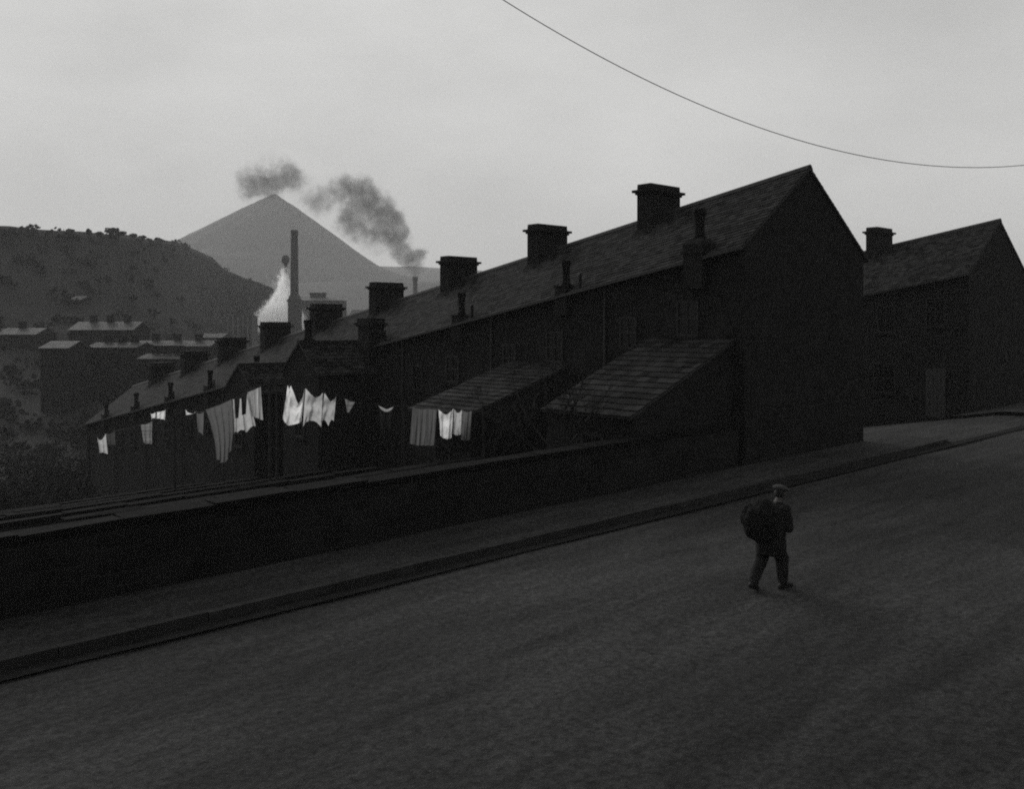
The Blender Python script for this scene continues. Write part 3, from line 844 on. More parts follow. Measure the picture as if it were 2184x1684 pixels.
def yard_bush(label, x, Y, h, w, seed):
    X = (x - CX) / F * Y; a, b = inv(X, Y); rnd = random.Random(seed)
    r = empty('bush', (X, Y, gz(a, b) - .1)); tag(r, label, 'bush', 'dark bushes beyond the low end of the terrace')
    t = MB()
    for q in range(4): t.tube([(0, 0, -.3), (rnd.uniform(-.4, .4) * w, rnd.uniform(-.4, .4) * w, h * .6)], .07, 5, .02)
    t.build('trunk', M['bark'], r)
    c = MB()
    for q in range(9): leaves(c, Vector((rnd.uniform(-.7, .7) * w, rnd.uniform(-.5, .5) * w, h * rnd.uniform(.2, .8))), w * .5, h * .28, 150, .11, rnd)
    c.build('crown', M['leaf'], r)
for i, (x, Y, h, w, l) in enumerate(((168, 72, 4.6, 2.0, 'dark bush touching the low end wall of the terrace'), (120, 66, 3.2, 2.4, 'dark bush just left of the terrace end, the lower of two'), (60, 70, 3.8, 2.6, 'broad dark bush near the left edge below the sheds'),
        (10, 64, 3.0, 2.3, 'dark bush cut by the left edge of the picture'), (140, 82, 4.6, 2.6, 'tall dark bush behind the terrace end'), (84, 88, 5.0, 3.0, 'tall wide dark bush below the nearest valley roof'), (24, 86, 4.6, 2.8, 'tall dark bush at the left edge below the valley roofs'),
        (45, 52, 2.6, 2.2, 'low dark bush above the garden wall at far left'), (118, 54, 2.4, 1.8, 'low dark bush above the garden wall, left of the washing'))):
    yard_bush(l, x, Y, h, w, 300 + i)
# ------------------------------------------------------------------ works and valley buildings
KW = 1.3
def kp(prof, H=None): return [(a * KW, b) for a, b in prof]
tc = D(628, 491, 262 * KW)
r = empty('works_chimney', (tc.x, tc.y, -14)); tag(r, 'tall brick works chimney rising in front of the spoil tip', 'chimney')
H = tc.z + 14; m = MB()
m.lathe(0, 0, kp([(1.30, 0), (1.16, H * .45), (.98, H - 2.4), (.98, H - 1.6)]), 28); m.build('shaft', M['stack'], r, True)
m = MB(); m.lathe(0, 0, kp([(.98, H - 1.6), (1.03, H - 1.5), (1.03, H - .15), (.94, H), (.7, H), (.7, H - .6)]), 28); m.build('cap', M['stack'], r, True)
m = MB(); z = 14 + D(0, 640, 262 * KW).z; q = KW
m.box(-1.5 * q, 1.75 * q, -1.5 * q, 1.5 * q, 0, z); m.box(-1.75 * q, 1.95 * q, -1.7 * q, 1.7 * q, z - .8, z + .02)
m.hexa([(-1.5 * q, -1.5 * q, z), (1.75 * q, -1.5 * q, z), (1.75 * q, 1.5 * q, z), (-1.5 * q, 1.5 * q, z), (-1.1 * q, -1.1 * q, z + 1.7), (1.15 * q, -1.1 * q, z + 1.7), (1.15 * q, 1.1 * q, z + 1.7), (-1.1 * q, 1.1 * q, z + 1.7)])
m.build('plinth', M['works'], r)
tc = D(885.5, 590, 455)
r = empty('works_chimney', (tc.x, tc.y, -14)); tag(r, 'distant works chimney giving off the dark smoke', 'chimney')
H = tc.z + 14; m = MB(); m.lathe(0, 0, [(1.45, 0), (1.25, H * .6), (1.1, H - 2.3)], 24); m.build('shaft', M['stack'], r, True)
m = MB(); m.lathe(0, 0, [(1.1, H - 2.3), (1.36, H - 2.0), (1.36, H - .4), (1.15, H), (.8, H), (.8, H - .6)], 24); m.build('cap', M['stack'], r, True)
tc = D(609, 545, 274 * KW)
r = empty('vent_stack', (tc.x, tc.y, -14)); tag(r, 'thin stack with dark bulbous head standing above the white steam', 'vent stack')
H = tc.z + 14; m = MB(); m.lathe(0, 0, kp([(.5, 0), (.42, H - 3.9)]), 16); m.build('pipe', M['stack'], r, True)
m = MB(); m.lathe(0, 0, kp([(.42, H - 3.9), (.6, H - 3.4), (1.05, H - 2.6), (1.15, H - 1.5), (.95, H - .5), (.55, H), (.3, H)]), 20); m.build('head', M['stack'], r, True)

def shed(name, label, cat, x0, x1, yr, ye, yb, Y, depth=9, roofm='slate_far', wallm='stone', wins=0, chim=0, rz=0.0, group=None):
    """long building, ridge across the view; yr/ye/yb rows of ridge, eave and foot"""
    pe0, pe1 = D(x0, ye, Y), D(x1, ye, Y)
    zr = D(x0, yr, Y + depth / 2).z; zf = min(D(x0, yb, Y).z, -8) - 2
    cxm = (pe0.x + pe1.x) / 2; hw = (pe1.x - pe0.x) / 2
    r = empty(name, (cxm, Y, zf), rz); tag(r, label, cat, group)
    E, R = pe0.z - zf, zr - zf
    w = MB(); prof = [(0, 0), (depth, 0), (depth, E - .05), (depth / 2, R - .08), (0, E - .05)]
    vv = [(x, y, z) for x in (-hw + .15, hw - .15) for y, z in prof]
    w.add(vv, [(0, 1, 2, 3, 4), (9, 8, 7, 6, 5), (0, 5, 6, 1), (1, 6, 7, 2), (2, 7, 8, 3), (3, 8, 9, 4), (4, 9, 5, 0)])
    w.build('wall', M[wallm], r)
    ro = MB()
    for y0, y1, z0, z1 in ((-.3, depth / 2, E - .3 * (R - E) / (depth / 2), R), (depth + .3, depth / 2, E - .3 * (R - E) / (depth / 2), R)):
        n = 9
        for i in range(n):
            a0, a1 = lerp(y0, y1, i / n), lerp(y0, y1, (i + 1.1) / n); b0, b1 = lerp(z0, z1, i / n) + .05, lerp(z0, z1, min(1, (i + 1.1) / n))
            ro.hexa([(-hw, a0, b0 - .1), (hw, a0, b0 - .1), (hw, a1, b1 - .1), (-hw, a1, b1 - .1), (-hw, a0, b0), (hw, a0, b0), (hw, a1, b1), (-hw, a1, b1)])
    rf = ro.build('roof', M[roofm], r)
    for i in range(wins):
        x = lerp(-hw, hw, (i + .5) / wins)
        f = MB(); f.box(x - .5, x + .5, -.06, 0, E - 2.2, E - .8); f.box(x - .6, x + .6, -.12, 0, E - 2.3, E - 2.21); wn = f.build('window', M['glass'], r)
    for i in range(chim):
        x = lerp(-hw, hw, (i + .9) / (chim + .8))
        c = MB(); c.box(x - .5, x + .5, depth / 2 - .35, depth / 2 + .35, R - .5, R + .9); c.box(x - .6, x + .6, depth / 2 - .45, depth / 2 + .45, R + .9, R + 1.05)
        ch = c.build('chimney', M['brick'], rf)
    return r
GV = 'low roofs in the valley on the left'
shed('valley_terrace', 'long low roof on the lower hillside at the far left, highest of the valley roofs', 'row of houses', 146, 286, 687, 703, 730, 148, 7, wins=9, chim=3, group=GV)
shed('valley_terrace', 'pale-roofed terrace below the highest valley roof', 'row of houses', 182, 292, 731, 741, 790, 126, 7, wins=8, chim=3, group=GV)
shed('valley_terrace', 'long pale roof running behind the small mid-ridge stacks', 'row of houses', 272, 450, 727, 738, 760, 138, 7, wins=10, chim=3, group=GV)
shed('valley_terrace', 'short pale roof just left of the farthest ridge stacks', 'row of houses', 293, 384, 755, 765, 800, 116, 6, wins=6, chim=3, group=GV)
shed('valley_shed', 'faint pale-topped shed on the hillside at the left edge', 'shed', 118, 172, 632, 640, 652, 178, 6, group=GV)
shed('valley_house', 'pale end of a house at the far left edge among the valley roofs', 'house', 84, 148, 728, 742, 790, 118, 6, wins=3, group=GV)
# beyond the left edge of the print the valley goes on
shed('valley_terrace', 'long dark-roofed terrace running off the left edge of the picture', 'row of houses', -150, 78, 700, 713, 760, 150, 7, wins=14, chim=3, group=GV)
def outhouse(label, x, y, Y, w, d, rz):
    Y = 70.0
    while Y < 280:
        p = D(x, y, Y); u = (x - CX) / F
        cy, cY = pl(HILLC, x), pl(HILLY, x); Zc = (HY - cy) / F * cY + EYE
        t = max(0, (Y - HB(x)) / (cY - HB(x))); a, b = inv(p.x, p.y)
        zg = max(lerp(HZ0, Zc, t ** HP) if Y > HB(x) else -50, gz(a, b))
        if p.z - zg < 2.3: break
        Y += 1
    w *= Y / 105; d *= Y / 105
    r = empty('outhouse', (p.x, p.y, zg), rz); tag(r, label, 'outhouse', 'pale-topped outhouses low on the left')
    h = max(2.0, p.z - zg)
    m = MB(); m.hexa([(-w, -d, -.3), (w, -d, -.3), (w, d, -.3), (-w, d, -.3), (-w, -d, h - .15), (w, -d, h - .15), (w, d, h + .15), (-w, d, h + .15)]); m.build('wall', M['stone'], r)
    m = MB(); m.hexa([(-w - .12, -d - .12, h - .15), (w + .12, -d - .12, h - .15), (w + .12, d + .12, h + .18), (-w - .12, d + .12, h + .18), (-w - .12, -d - .12, h - .10), (w + .12, -d - .12, h - .10), (w + .12, d + .12, h + .24), (-w - .12, d + .12, h + .24)]); m.build('roof', M['pale'], r)
outhouse('small outhouse with a bright tilted roof in the dark at the far left', 172, 813, 105, .85, .7, .25)
outhouse('tiny outhouse with a bright roof below the short valley roof', 377, 790, 110, .3, .5, 0)

def works_block():
    Y = 362; a = D(637, 634, Y); e = D(724, 634, Y); hw = (e.x - a.x) / 2
    r = empty('works_building', ((a.x + e.x) / 2, Y, -14), -.06); tag(r, 'grey works building right of the tall chimney with raised roof monitor', 'works building')
    E = D(0, 641, Y).z + 14
    m = MB(); m.box(-hw, hw, 0, 12, 0, E)
    for i in range(7):
        x = lerp(-hw, hw, (i + .1) / 6.2); m.box(x, x + .35, -.18, -.002, 0, E - .5)
    m.build('wall', M['works'], r)
    m = MB(); m.hexa([(-hw - .3, -.4, E), (hw + .3, -.4, E), (hw + .3, 12.4, E), (-hw - .3, 12.4, E), (-hw - .3, 4, E + 1.2), (hw * .55, 4, E + 1.0), (hw * .55, 8, E + 1.0), (-hw - .3, 8, E + 1.2)])
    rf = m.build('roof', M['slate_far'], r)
    m = MB(); z = D(0, 627, Y).z + 14; x0 = D(651, 0, Y).x - r.location.x; x1 = D(687, 0, Y).x - r.location.x
    m.box(x0, x1, 5, 7.5, z, z + .65); m.box(x0 + .3, x1 - .3, 5.3, 7.2, E + .9, z); m.build('roof_monitor', M['stack'], rf)
    for i in range(5):
        x = lerp(-hw, hw, (i + .6) / 5.2); f = MB(); f.box(x - .45, x + .45, -.05, -.001, E - 4.2, E - 1.6); f.build('window', M['glass'], r)
works_block()
def bunker():
    Y = 262; a = D(486, 676, Y); e = D(540, 676, Y); hw = (e.x - a.x) / 2
    r = empty('works_bunker', ((a.x + e.x) / 2, Y, -14), .1); tag(r, 'pale ribbed works bunker in haze left of the white steam', 'works building')
    E = a.z + 14
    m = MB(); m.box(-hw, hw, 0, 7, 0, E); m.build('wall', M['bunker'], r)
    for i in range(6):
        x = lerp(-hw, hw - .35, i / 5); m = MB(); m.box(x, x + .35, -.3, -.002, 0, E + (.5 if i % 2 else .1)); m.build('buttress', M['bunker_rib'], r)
    m = MB(); x0 = -hw + 1.0; m.box(x0, x0 + 2.3, 1, 4, E, E + 1.0); m.box(x0 - .2, x0 + 2.5, .8, 4.2, E + 1.0, E + 1.15); m.build('hopper', M['slate_far'], r)
    m = MB(); m.box(-hw - .15, hw + .15, -.1, 7.2, E - .002, E + .12); m.build('roof', M['underlay'], r)
bunker()
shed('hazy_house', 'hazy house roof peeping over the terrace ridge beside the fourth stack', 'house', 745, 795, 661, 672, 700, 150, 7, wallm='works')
shed('works_shed', 'low works shed below the bunker at the left', 'shed', 425, 475, 712, 720, 745, 190, 7, wallm='works')

# ------------------------------------------------------------------ smoke and steam
def plume(name, label, cat, Y, blobs, dens, colr, aniso, nscale, thr, seed, soft=.5, grow=1.25):
    """soft puffs: a lumpy closed hull filled with a volume whose density falls off from each puff"""
    rj = random.Random(seed)
    pts = []
    for x, y, rr, w, dy in blobs:
        pts.append((D(x + rj.uniform(-.25, .25) * rr, y + rj.uniform(-.25, .25) * rr, Y + dy), rr * grow / F * Y, w))
    o0 = pts[0][0]
    bm = bmesh.new()
    for p, rad, w in pts:
        mt = Matrix.Translation(p - o0) @ Matrix.Scale(rad * 1.8, 4)
        bmesh.ops.create_icosphere(bm, subdivisions=3, radius=1.0, matrix=mt)
    me = bpy.data.meshes.new(name); bm.to_mesh(me); bm.free()
    o = bpy.data.objects.new(name, me); COL.objects.link(o); o.location = o0
    md = o.modifiers.new('r', 'REMESH'); md.mode = 'VOXEL'; md.voxel_size = max(.35, min(r for _, r, _ in pts) * .3)
    bake(o); o.name = name
    mt = bpy.data.materials.new(name + '_volume'); mt.use_nodes = True
    nt = mt.node_tree; N, L = nt.nodes, nt.links; N.clear()
    out = N.new('ShaderNodeOutputMaterial'); pv = N.new('ShaderNodeVolumePrincipled')
    pv.inputs['Color'].default_value = (colr, colr, colr, 1); pv.inputs['Anisotropy'].default_value = aniso
    tc = N.new('ShaderNodeTexCoord')
    nz = N.new('ShaderNodeTexNoise'); nz.inputs['Scale'].default_value = nscale; nz.inputs['Detail'].default_value = 5; nz.inputs['Roughness'].default_value = .6
    L.new(tc.outputs['Object'], nz.inputs['Vector'])
    # warp the puffs with the noise so they billow
    sb = N.new('ShaderNodeVectorMath'); sb.operation = 'SUBTRACT'; sb.inputs[1].default_value = (.5, .5, .5)
    L.new(nz.outputs['Color'], sb.inputs[0])
    mrad = sorted(r for _, r, _ in pts)[len(pts) // 2]
    scn = N.new('ShaderNodeVectorMath'); scn.operation = 'SCALE'; scn.inputs['Scale'].default_value = mrad * 1.5
    L.new(sb.outputs[0], scn.inputs[0])
    av = N.new('ShaderNodeVectorMath'); av.operation = 'ADD'
    L.new(tc.outputs['Object'], av.inputs[0]); L.new(scn.outputs[0], av.inputs[1])
    cur = None
    for p, rad, w in pts:
        ds = N.new('ShaderNodeVectorMath'); ds.operation = 'DISTANCE'; ds.inputs[1].default_value = tuple(p - o0)
        L.new(av.outputs[0], ds.inputs[0])
        mr = N.new('ShaderNodeMapRange'); mr.interpolation_type = 'SMOOTHERSTEP'
        mr.inputs['From Min'].default_value = rad * 1.55; mr.inputs['From Max'].default_value = 0.0
        mr.inputs['To Min'].default_value = 0; mr.inputs['To Max'].default_value = w
        L.new(ds.outputs['Value'], mr.inputs['Value'])
        if cur is None: cur = mr.outputs[0]
        else:
            mx = N.new('ShaderNodeMath'); mx.operation = 'ADD'; L.new(cur, mx.inputs[0]); L.new(mr.outputs[0], mx.inputs[1]); cur = mx.outputs[0]
    # erode the field with fine noise: ragged, billowing edges
    n2 = N.new('ShaderNodeTexNoise'); n2.inputs['Scale'].default_value = nscale * 1.7; n2.inputs['Detail'].default_value = 6; n2.inputs['Roughness'].default_value = .65
    L.new(tc.outputs['Object'], n2.inputs['Vector'])
    e1 = N.new('ShaderNodeMath'); e1.operation = 'MULTIPLY_ADD'; e1.inputs[1].default_value = 3.4; e1.inputs[2].default_value = -1.7 - thr
    L.new(n2.outputs[0], e1.inputs[0])
    e2 = N.new('ShaderNodeMath'); e2.operation = 'MINIMUM'; e2.inputs[1].default_value = 1.3; L.new(cur, e2.inputs[0])
    e3 = N.new('ShaderNodeMath'); e3.operation = 'ADD'; L.new(e2.outputs[0], e3.inputs[0]); L.new(e1.outputs[0], e3.inputs[1])
    nr = N.new('ShaderNodeMapRange'); nr.interpolation_type = 'SMOOTHSTEP'; nr.inputs['From Min'].default_value = 0.0; nr.inputs['From Max'].default_value = soft
    L.new(e3.outputs[0], nr.inputs['Value'])
    gt = N.new('ShaderNodeMapRange'); gt.inputs['From Min'].default_value = 0.0; gt.inputs['From Max'].default_value = .25; L.new(cur, gt.inputs['Value'])
    mu = N.new('ShaderNodeMath'); mu.operation = 'MULTIPLY'; L.new(e2.outputs[0], mu.inputs[0]); L.new(nr.outputs[0], mu.inputs[1])
    mg = N.new('ShaderNodeMath'); mg.operation = 'MULTIPLY'; L.new(mu.outputs[0], mg.inputs[0]); L.new(gt.outputs[0], mg.inputs[1])
    m2 = N.new('ShaderNodeMath'); m2.operation = 'MULTIPLY'; m2.inputs[1].default_value = dens; L.new(mg.outputs[0], m2.inputs[0])
    L.new(m2.outputs[0], pv.inputs['Density']); L.new(pv.outputs[0], out.inputs['Volume'])
    o.data.materials.clear(); o.data.materials.append(mt)
    tag(o, label, cat)
    return o
SMOKE = [(885, 588, 6, 2.6, 0), (885, 581, 8, 2.4, 0), (883, 573, 11, 2.2, 0), (878, 564, 15, 2.0, 0), (889, 555, 15, 1.7, 0), (896, 541, 11, 1.4, 0), (866, 556, 16, 1.7, 0), (860, 548, 15, 1.3, 0),
         (853, 532, 17, 1.2, 0), (848, 514, 20, 1.1, 1), (842, 494, 22, 1.0, 2), (824, 486, 24, .95, 2), (856, 482, 12, .7, 3), (805, 492, 20, .8, 3), (832, 460, 24, .9, 3), (812, 445, 24, .85, 3), (795, 425, 25, .8, 3), (775, 408, 24, .75, 4),
         (752, 400, 24, .65, 4), (730, 396, 22, .6, 5), (708, 402, 25, .6, 6), (765, 445, 26, .55, 4), (752, 475, 24, .75, 3), (730, 486, 22, .65, 4), (740, 450, 22, .5, 5), (690, 432, 27, .5, 7), (668, 432, 24, .45, 7), (650, 418, 24, .45, 8), (805, 535, 20, .45, 2), (782, 515, 22, .45, 3), (760, 505, 20, .4, 3),
         (632, 378, 20, .8, 8), (616, 372, 22, .8, 8), (600, 386, 22, .8, 9), (582, 396, 20, .75, 9), (565, 398, 22, .8, 9), (545, 404, 22, .8, 10), (522, 405, 18, .75, 10), (516, 380, 22, .5, 11), (540, 372, 22, .5, 11), (556, 348, 24, .45, 11), (600, 350, 22, .4, 10), (580, 420, 14, .5, 9)]
plume('smoke_plume', 'dark smoke drifting up and left from the distant works chimney past the tip', 'smoke', 455, SMOKE, .15, .18, .2, .13, .14, 1, 1.7, 1.55)
STEAM = [(608, 574, 8, .6, 0), (602, 586, 10, .6, 0), (610, 594, 9, .55, 0), (597, 604, 12, .65, 0), (609, 614, 12, .7, 0), (599, 628, 14, .75, 0), (612, 632, 10, .6, 0), (588, 645, 14, .85, 0), (608, 648, 16, .9, 1), (574, 662, 14, .95, 1), (598, 668, 20, 1.1, 1), (615, 678, 18, 1.2, 2),
         (562, 680, 13, 1.0, 1), (583, 690, 22, 1.3, 2), (553, 698, 13, 1.1, 1), (610, 700, 24, 1.4, 2), (630, 690, 18, 1.2, 4), (645, 668, 14, .4, 5)]
plume('steam_cloud', 'bright white steam billowing up beside the tall works chimney', 'steam', 350, STEAM, .62, .999, .6, .36, .22, 2, 2.0, 1.6)

# ------------------------------------------------------------------ overhead wire
m = MB(); pts = []
for i in range(161):
    t = i / 160; X = 26 - 40 * t; Y = 26 - 18 * t
    pts.append(Vector((X, Y, 3.1 + 48 * (t - .455) ** 2 + EYE)))
o = pts[80]; m.tube([p - o for p in pts], .007, 6)
w = m.build('overhead_wire', M['wire']); w.location = o; tag(w, 'thin overhead wire crossing the sky above the gable', 'wire')

# ------------------------------------------------------------------ person with a sack
_b = bmesh.new(); bmesh.ops.create_icosphere(_b, subdivisions=2, radius=1.0); _b.verts.index_update()
ICO = ([tuple(v.co) for v in _b.verts], [tuple(v.index for v in f.verts) for f in _b.faces]); _b.free()
def rounds(name, chains, m, parent, voxel, smooth=3, extra=None):
    """one continuous skin: tapered limbs laid as overlapping rounds, fused by a voxel remesh"""
    mb = MB()
    for ch in chains:
        for (p, r), (q, s_) in zip(ch, ch[1:]):
            p, q = Vector(p), Vector(q)
            r = r if isinstance(r, tuple) else (r, r, r); s_ = s_ if isinstance(s_, tuple) else (s_, s_, s_)
            n = max(2, int((q - p).length / (.45 * min(min(r), min(s_)))))
            for k in range(n + 1):
                t = k / n; c = p.lerp(q, t); e = [lerp(r[w_], s_[w_], t) for w_ in range(3)]
                mb.add([(c.x + v[0] * e[0], c.y + v[1] * e[1], c.z + v[2] * e[2]) for v in ICO[0]], ICO[1])
    me = bpy.data.meshes.new(name); me.from_pydata(mb.v, [], mb.f)
    if extra:
        bm = bmesh.new(); bm.from_mesh(me); extra(bm); bm.to_mesh(me); bm.free()
    o = bpy.data.objects.new(name, me); COL.objects.link(o)
    r = o.modifiers.new('r', 'REMESH'); r.mode = 'VOXEL'; r.voxel_size = voxel
    s_ = o.modifiers.new('sm', 'SMOOTH'); s_.iterations = smooth; s_.factor = .5
    bake(o)
    o.data.materials.clear(); o.data.materials.append(m)
    for p in o.data.polygons: p.use_smooth = True
    o.name = name
    o.parent = parent
    return o
def ellip(bm, c, r, rot=None, sub=3):
    mt = Matrix.Translation(c)
    if rot is not None: mt = mt @ rot
    mt = mt @ Matrix.Diagonal((r[0], r[1], r[2], 1))
    return bmesh.ops.create_icosphere(bm, subdivisions=sub, radius=1.0, matrix=mt)['verts']

def person():
    pa, pb = 10.95, 8.10
    ft = D(1641, 1257, 14.9); pa, pb = inv(ft.x, ft.y)
    r = empty('person', S(pa, pb, gz(pa, pb) + .0), PH)
    tag(r, 'person in flat cap and dark jacket trudging up the street bent under a sack', 'person')
    rise = RS
    legs = {1: ((.0, .09, .82), (-.02, .115, .46), (-.28, .125, .115), (-.17, .135, .035)),
            -1: ((.0, -.09, .82), (.20, -.115, .47), (.18, -.125, .09), (.37, -.135, .035))}
    arms = {sd: ((.17, sd * .185, 1.265), (.15 if sd < 0 else .2, sd * .25, 1.0), (.345, sd * .15, 1.14), (.375, sd * .115, 1.20)) for sd in (-1, 1)}
    ch = [[((0, 0, .86), (.12, .15, .12)), ((.05, 0, 1.02), (.11, .14, .11)), ((.14, 0, 1.20), (.115, .165, .115)), ((.205, 0, 1.30), (.07, .09, .06)), ((.27, 0, 1.40), .055), ((.30, 0, 1.45), .058)]]
    for sd in (-1, 1):
        h, k_, a_, t_ = legs[sd]
        ch.append([(h, .095), (k_, .062), ((lerp(k_[0], a_[0], .35) - .015, k_[1], lerp(k_[2], a_[2], .35)), .06), (a_, .04), (t_, .036)])
        s0, e0, w0, p0 = arms[sd]
        ch.append([(s0, .06), (e0, .046), (w0, .030)])
        ch.append([(w0, (.022, .03, .03)), (p0, (.02, .026, .038))])
        pv_ = Vector(p0)
        for ln, off in ((.070, -.028), (.080, -.009), (.075, .010), (.060, .028)):       # fingers close round the rope
            b0 = pv_ + Vector((.012, 0, off + .01)); f1 = b0 + Vector((.022, -sd * ln * .3, 0)); f2 = b0 + Vector((.012, -sd * ln * .62, .002)); f3 = b0 + Vector((-.016, -sd * ln * .66, .004))
            ch.append([(b0, .0105), (f1, .0098), (f2, .009), (f3, .008)])
        wv = Vector(w0); ch.append([(wv + Vector((.01, -sd * .01, .02)), .012), (wv + Vector((-.004, -sd * .04, .045)), .011), (wv + Vector((-.006, -sd * .058, .068)), .009)])
    tilt = Matrix.Rotation(radians(18), 4, 'Y')
    def head(bm):
        ellip(bm, Vector((.325, 0, 1.50)), (.100, .078, .118), tilt)
        ellip(bm, Vector((.360, 0, 1.437)), (.062, .052, .06), tilt)
        ellip(bm, Vector((.432, 0, 1.475)), (.022, .014, .027), tilt, 2)
        ellip(bm, Vector((.408, 0, 1.515)), (.022, .055, .012), tilt, 2)
        ellip(bm, Vector((.412, 0, 1.432)), (.018, .028, .012), tilt, 2)
        for s in (-1, 1): ellip(bm, Vector((.315, s * .080, 1.49)), (.022, .012, .034), tilt, 2)
    rounds('body', ch, M['skin'], r, .0075, 2, head)
    for s in (-1, 1):
        bm = bmesh.new(); ellip(bm, Vector((.412, s * .031, 1.497)), (.011, .012, .009), None, 2)
        me = bpy.data.meshes.new('eye'); bm.to_mesh(me); bm.free(); me.materials.append(M['hair']); e = bpy.data.objects.new('eye', me); COL.objects.link(e); e.parent = r
    # long jacket: skirt to mid thigh, rounded back, sleeves bent up to the rope
    jc = [[((.04, 0, .58), (.225, .25, .05)), ((.04, 0, .72), (.22, .25, .1)), ((.05, 0, .88), (.205, .245, .1)), ((.08, 0, 1.03), (.195, .24, .1)), ((.14, 0, 1.19), (.18, .24, .12)), ((.20, 0, 1.285), (.115, .15, .07)), ((.245, 0, 1.345), (.085, .095, .04))]]
    for sd in (-1, 1):
        s0, e0, w0, p0 = [Vector(q) for q in arms[sd]]
        jc.append([(s0 + Vector((-.01, 0, 0)), .095), (s0.lerp(e0, .5), .085), (e0, .08), (e0.lerp(w0, .55), .066), (e0.lerp(w0, .9), .052)])
    def creases(o, amp, fr):
        for v in o.data.vertices:
            c = v.co; n = v.normal
            k_ = fbm(c.x * fr, c.y * fr, c.z * fr * .6) * .6 + fbm(c.x * 3, c.y * 3 + 5, c.z * 9)
            v.co += n * amp * k_
    creases(rounds('jacket', jc, M['jacket'], r, .011, 3), .012, 9)
    tr = []
    for sd in (-1, 1):
        h, k_, a_, t_ = [Vector(q) for q in legs[sd]]
        tr.append([(Vector((0, 0, .80)), .15), (Vector((.0, sd * .10, .70)), .13), (k_ + Vector((-.01, 0, .02)), .105), (k_.lerp(a_, .4) + Vector((-.02, 0, 0)), .10), (k_.lerp(a_, .92), .082)])
    creases(rounds('trousers', tr, M['trouser'], r, .011, 3), .012, 10)
    for sd in (-1, 1):
        h, k_, a_, t_ = [Vector(q) for q in legs[sd]]
        d = t_ - a_; d.z = 0; d.normalize()
        hz_ = t_.z + (.05 if sd > 0 else .0)
        heel = a_ - d * .06; heel.z = hz_
        bt = [[(a_.lerp(k_, .28), .062), (a_, .056), (Vector((heel.x, heel.y, hz_ + .012)), (.046, .044, .048))], [(a_, .05), (a_.lerp(t_, .55), (.055, .05, .045)), (t_ + d * .02, (.055, .048, .036))], [(heel, .04), (t_, (.05, .046, .036))]]
        rounds('boot', bt, M['boot'], r, .009, 2)
    # flat cap with peak, and hair below it
    bm = bmesh.new(); tilt = Matrix.Rotation(radians(14), 4, 'Y')
    ellip(bm, Vector((.315, 0, 1.572)), (.140, .122, .058), tilt); ellip(bm, Vector((.468, 0, 1.528)), (.090, .082, .020), tilt); ellip(bm, Vector((.31, 0, 1.548)), (.110, .092, .042), tilt)
    me = bpy.data.meshes.new('cap'); bm.to_mesh(me); bm.free()
    o = bpy.data.objects.new('cap', me); COL.objects.link(o)
    md = o.modifiers.new('r', 'REMESH'); md.mode = 'VOXEL'; md.voxel_size = .012; bake(o)
    o.data.materials.clear(); o.data.materials.append(M['cap']); o.parent = r
    for p in o.data.polygons: p.use_smooth = True
    bm = bmesh.new(); ellip(bm, Vector((.285, 0, 1.502)), (.078, .083, .088), tilt)
    me = bpy.data.meshes.new('hair'); bm.to_mesh(me); bm.free(); me.materials.append(M['hair']); o = bpy.data.objects.new('hair', me); COL.objects.link(o); o.parent = r
    # the sack
    so = empty('sack', r.location.copy(), PH); tag(so, 'bulging dark sack slung on the back of the walking person', 'sack')
    bm = bmesh.new()
    vsx = ellip(bm, Vector((0, 0, 0)), (.225, .275, .335), None, 5)
    for v in vsx:
        c = v.co
        n = fbm(c.x * 5, c.y * 5, c.z * 5)
        v.co += c.normalized() * (.05 * n + .02 * fbm(c.x * 14, c.y * 14, c.z * 9))
        if c.z > .1: v.co.x *= 1 - .5 * (c.z - .1); v.co.y *= 1 - .55 * (c.z - .1)
        if c.z < 0: v.co.x *= 1.06; v.co.y *= 1.04
    bmesh.ops.transform(bm, matrix=Matrix.Translation((-.235, .03, 1.135)) @ Matrix.Rotation(radians(16), 4, 'Y'), verts=bm.verts)
    me = bpy.data.meshes.new('bag'); bm.to_mesh(me); bm.free(); me.materials.append(M['sack'])
    for p in me.polygons: p.use_smooth = True
    o = bpy.data.objects.new('bag', me); COL.objects.link(o); o.parent = so
    m = MB()
    for s in (-1, 1):
        m.tube([(-.12, s * .10, 1.36), (.03, s * .12, 1.40), (.17, s * .125, 1.375), (.30, s * .118, 1.31), (.365, s * .098, 1.225)], .014, 8)
    m.build('carrying_rope', M['rope'], so, True)
person()

# ------------------------------------------------------------------ air
HZ = MB(); HZ.box(-3200, 3200, -3200, 3200, -26, 260)
hz = HZ.build('haze', M['far']); hz.data.materials.clear()
hm = bpy.data.materials.new('haze_volume'); hm.use_nodes = True; nt = hm.node_tree; nt.nodes.clear()
ou = nt.nodes.new('ShaderNodeOutputMaterial'); pv = nt.nodes.new('ShaderNodeVolumePrincipled')
pv.inputs['Color'].default_value = (.95, .95, .95, 1); pv.inputs['Density'].default_value = 0.00031; pv.inputs['Anisotropy'].default_value = 0.1
nt.links.new(pv.outputs[0], ou.inputs['Volume']); hz.data.materials.append(hm)
tag(hz, kind='stuff', label='smoky valley haze', cat='haze')

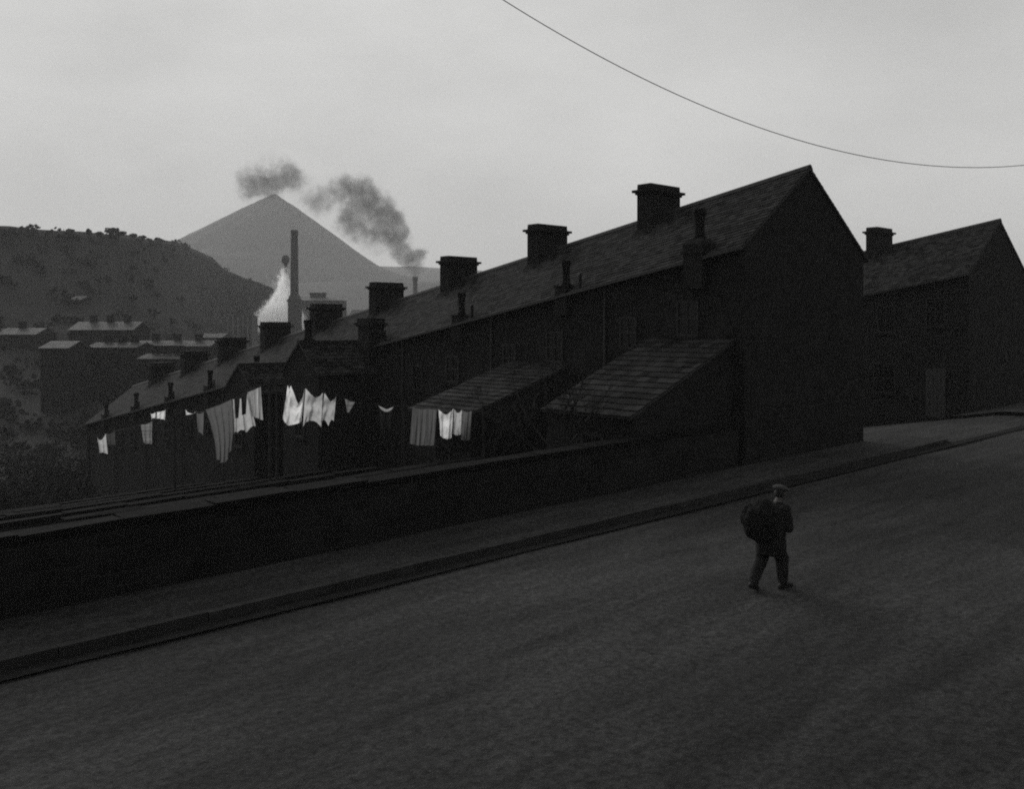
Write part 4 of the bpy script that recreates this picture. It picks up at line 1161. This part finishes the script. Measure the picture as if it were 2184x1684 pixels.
# ------------------------------------------------------------------ light, sky, camera
SUN_EL, SUN_AZ = radians(23), radians(-36)      # azimuth from the view axis, + to the right
w = bpy.data.worlds.new('World'); SC.world = w; w.use_nodes = True
nt = w.node_tree; N, L = nt.nodes, nt.links
bg = N['Background']
sky = N.new('ShaderNodeTexSky'); sky.sky_type = 'NISHITA'; sky.sun_disc = False
sky.sun_elevation = SUN_EL; sky.sun_rotation = SUN_AZ; sky.dust_density = 6.0; sky.air_density = 1.0; sky.ozone_density = 1.0
bw = N.new('ShaderNodeRGBToBW'); L.new(sky.outputs[0], bw.inputs[0])
# overcast: compress the range, then drift soft cloud through it
pw = N.new('ShaderNodeMath'); pw.operation = 'POWER'; pw.inputs[1].default_value = 0.10; L.new(bw.outputs[0], pw.inputs[0])
tc = N.new('ShaderNodeTexCoord'); mp = N.new('ShaderNodeMapping'); mp.inputs['Scale'].default_value = (1, 1, 2.2); mp.inputs['Location'].default_value = (.9, 4.4, 2.7); L.new(tc.outputs['Generated'], mp.inputs[0])
nz = N.new('ShaderNodeTexNoise'); nz.inputs['Scale'].default_value = 1.5; nz.inputs['Detail'].default_value = 6; nz.inputs['Roughness'].default_value = .55; L.new(mp.outputs[0], nz.inputs['Vector'])
mr = N.new('ShaderNodeMapRange'); mr.inputs['From Min'].default_value = .32; mr.inputs['From Max'].default_value = .68; mr.inputs['To Min'].default_value = .78; mr.inputs['To Max'].default_value = 1.18
L.new(nz.outputs[0], mr.inputs['Value'])
mu = N.new('ShaderNodeMath'); mu.operation = 'MULTIPLY'; L.new(pw.outputs[0], mu.inputs[0]); L.new(mr.outputs[0], mu.inputs[1])
SKY_GAIN = 4.1
m3 = N.new('ShaderNodeMath'); m3.operation = 'MULTIPLY'; m3.inputs[1].default_value = SKY_GAIN; L.new(mu.outputs[0], m3.inputs[0])
cc = N.new('ShaderNodeCombineColor')
for i, t in enumerate((1.0, 1.0, 0.985)):
    q = N.new('ShaderNodeMath'); q.operation = 'MULTIPLY'; q.inputs[1].default_value = t; L.new(m3.outputs[0], q.inputs[0]); L.new(q.outputs[0], cc.inputs[i])
L.new(cc.outputs[0], bg.inputs['Color']); bg.inputs['Strength'].default_value = 0.10

sl = bpy.data.lights.new('sun', 'SUN'); sl.energy = 2.0; sl.angle = radians(38); sl.color = (1.0, .99, .97)
so = bpy.data.objects.new('sun', sl); COL.objects.link(so)
dv = Vector((sin(SUN_AZ) * cos(SUN_EL), cos(SUN_AZ) * cos(SUN_EL), sin(SUN_EL)))
so.rotation_euler = dv.to_track_quat('Z', 'Y').to_euler(); so.location = dv * 60

cam = bpy.data.cameras.new('camera'); co = bpy.data.objects.new('camera', cam); COL.objects.link(co)
co.location = (0, 0, EYE); co.rotation_euler = (pi / 2, 0, 0)
cam.sensor_width = 36; cam.lens = 36 * F / 2184; cam.shift_y = (HY - 842) / 2184.0
cam.clip_start = .1; cam.clip_end = 6000
SC.camera = co

SC.render.engine = 'CYCLES'
SC.cycles.volume_bounces = 10
SC.cycles.max_bounces = 12
SC.cycles.filter_width = 2.0
SC.cycles.use_denoising = False
SC.cycles.volume_step_rate = 1.0
SC.view_settings.view_transform = 'Standard'; SC.view_settings.look = 'None'
SC.view_settings.exposure = 0.28; SC.view_settings.gamma = 1.0
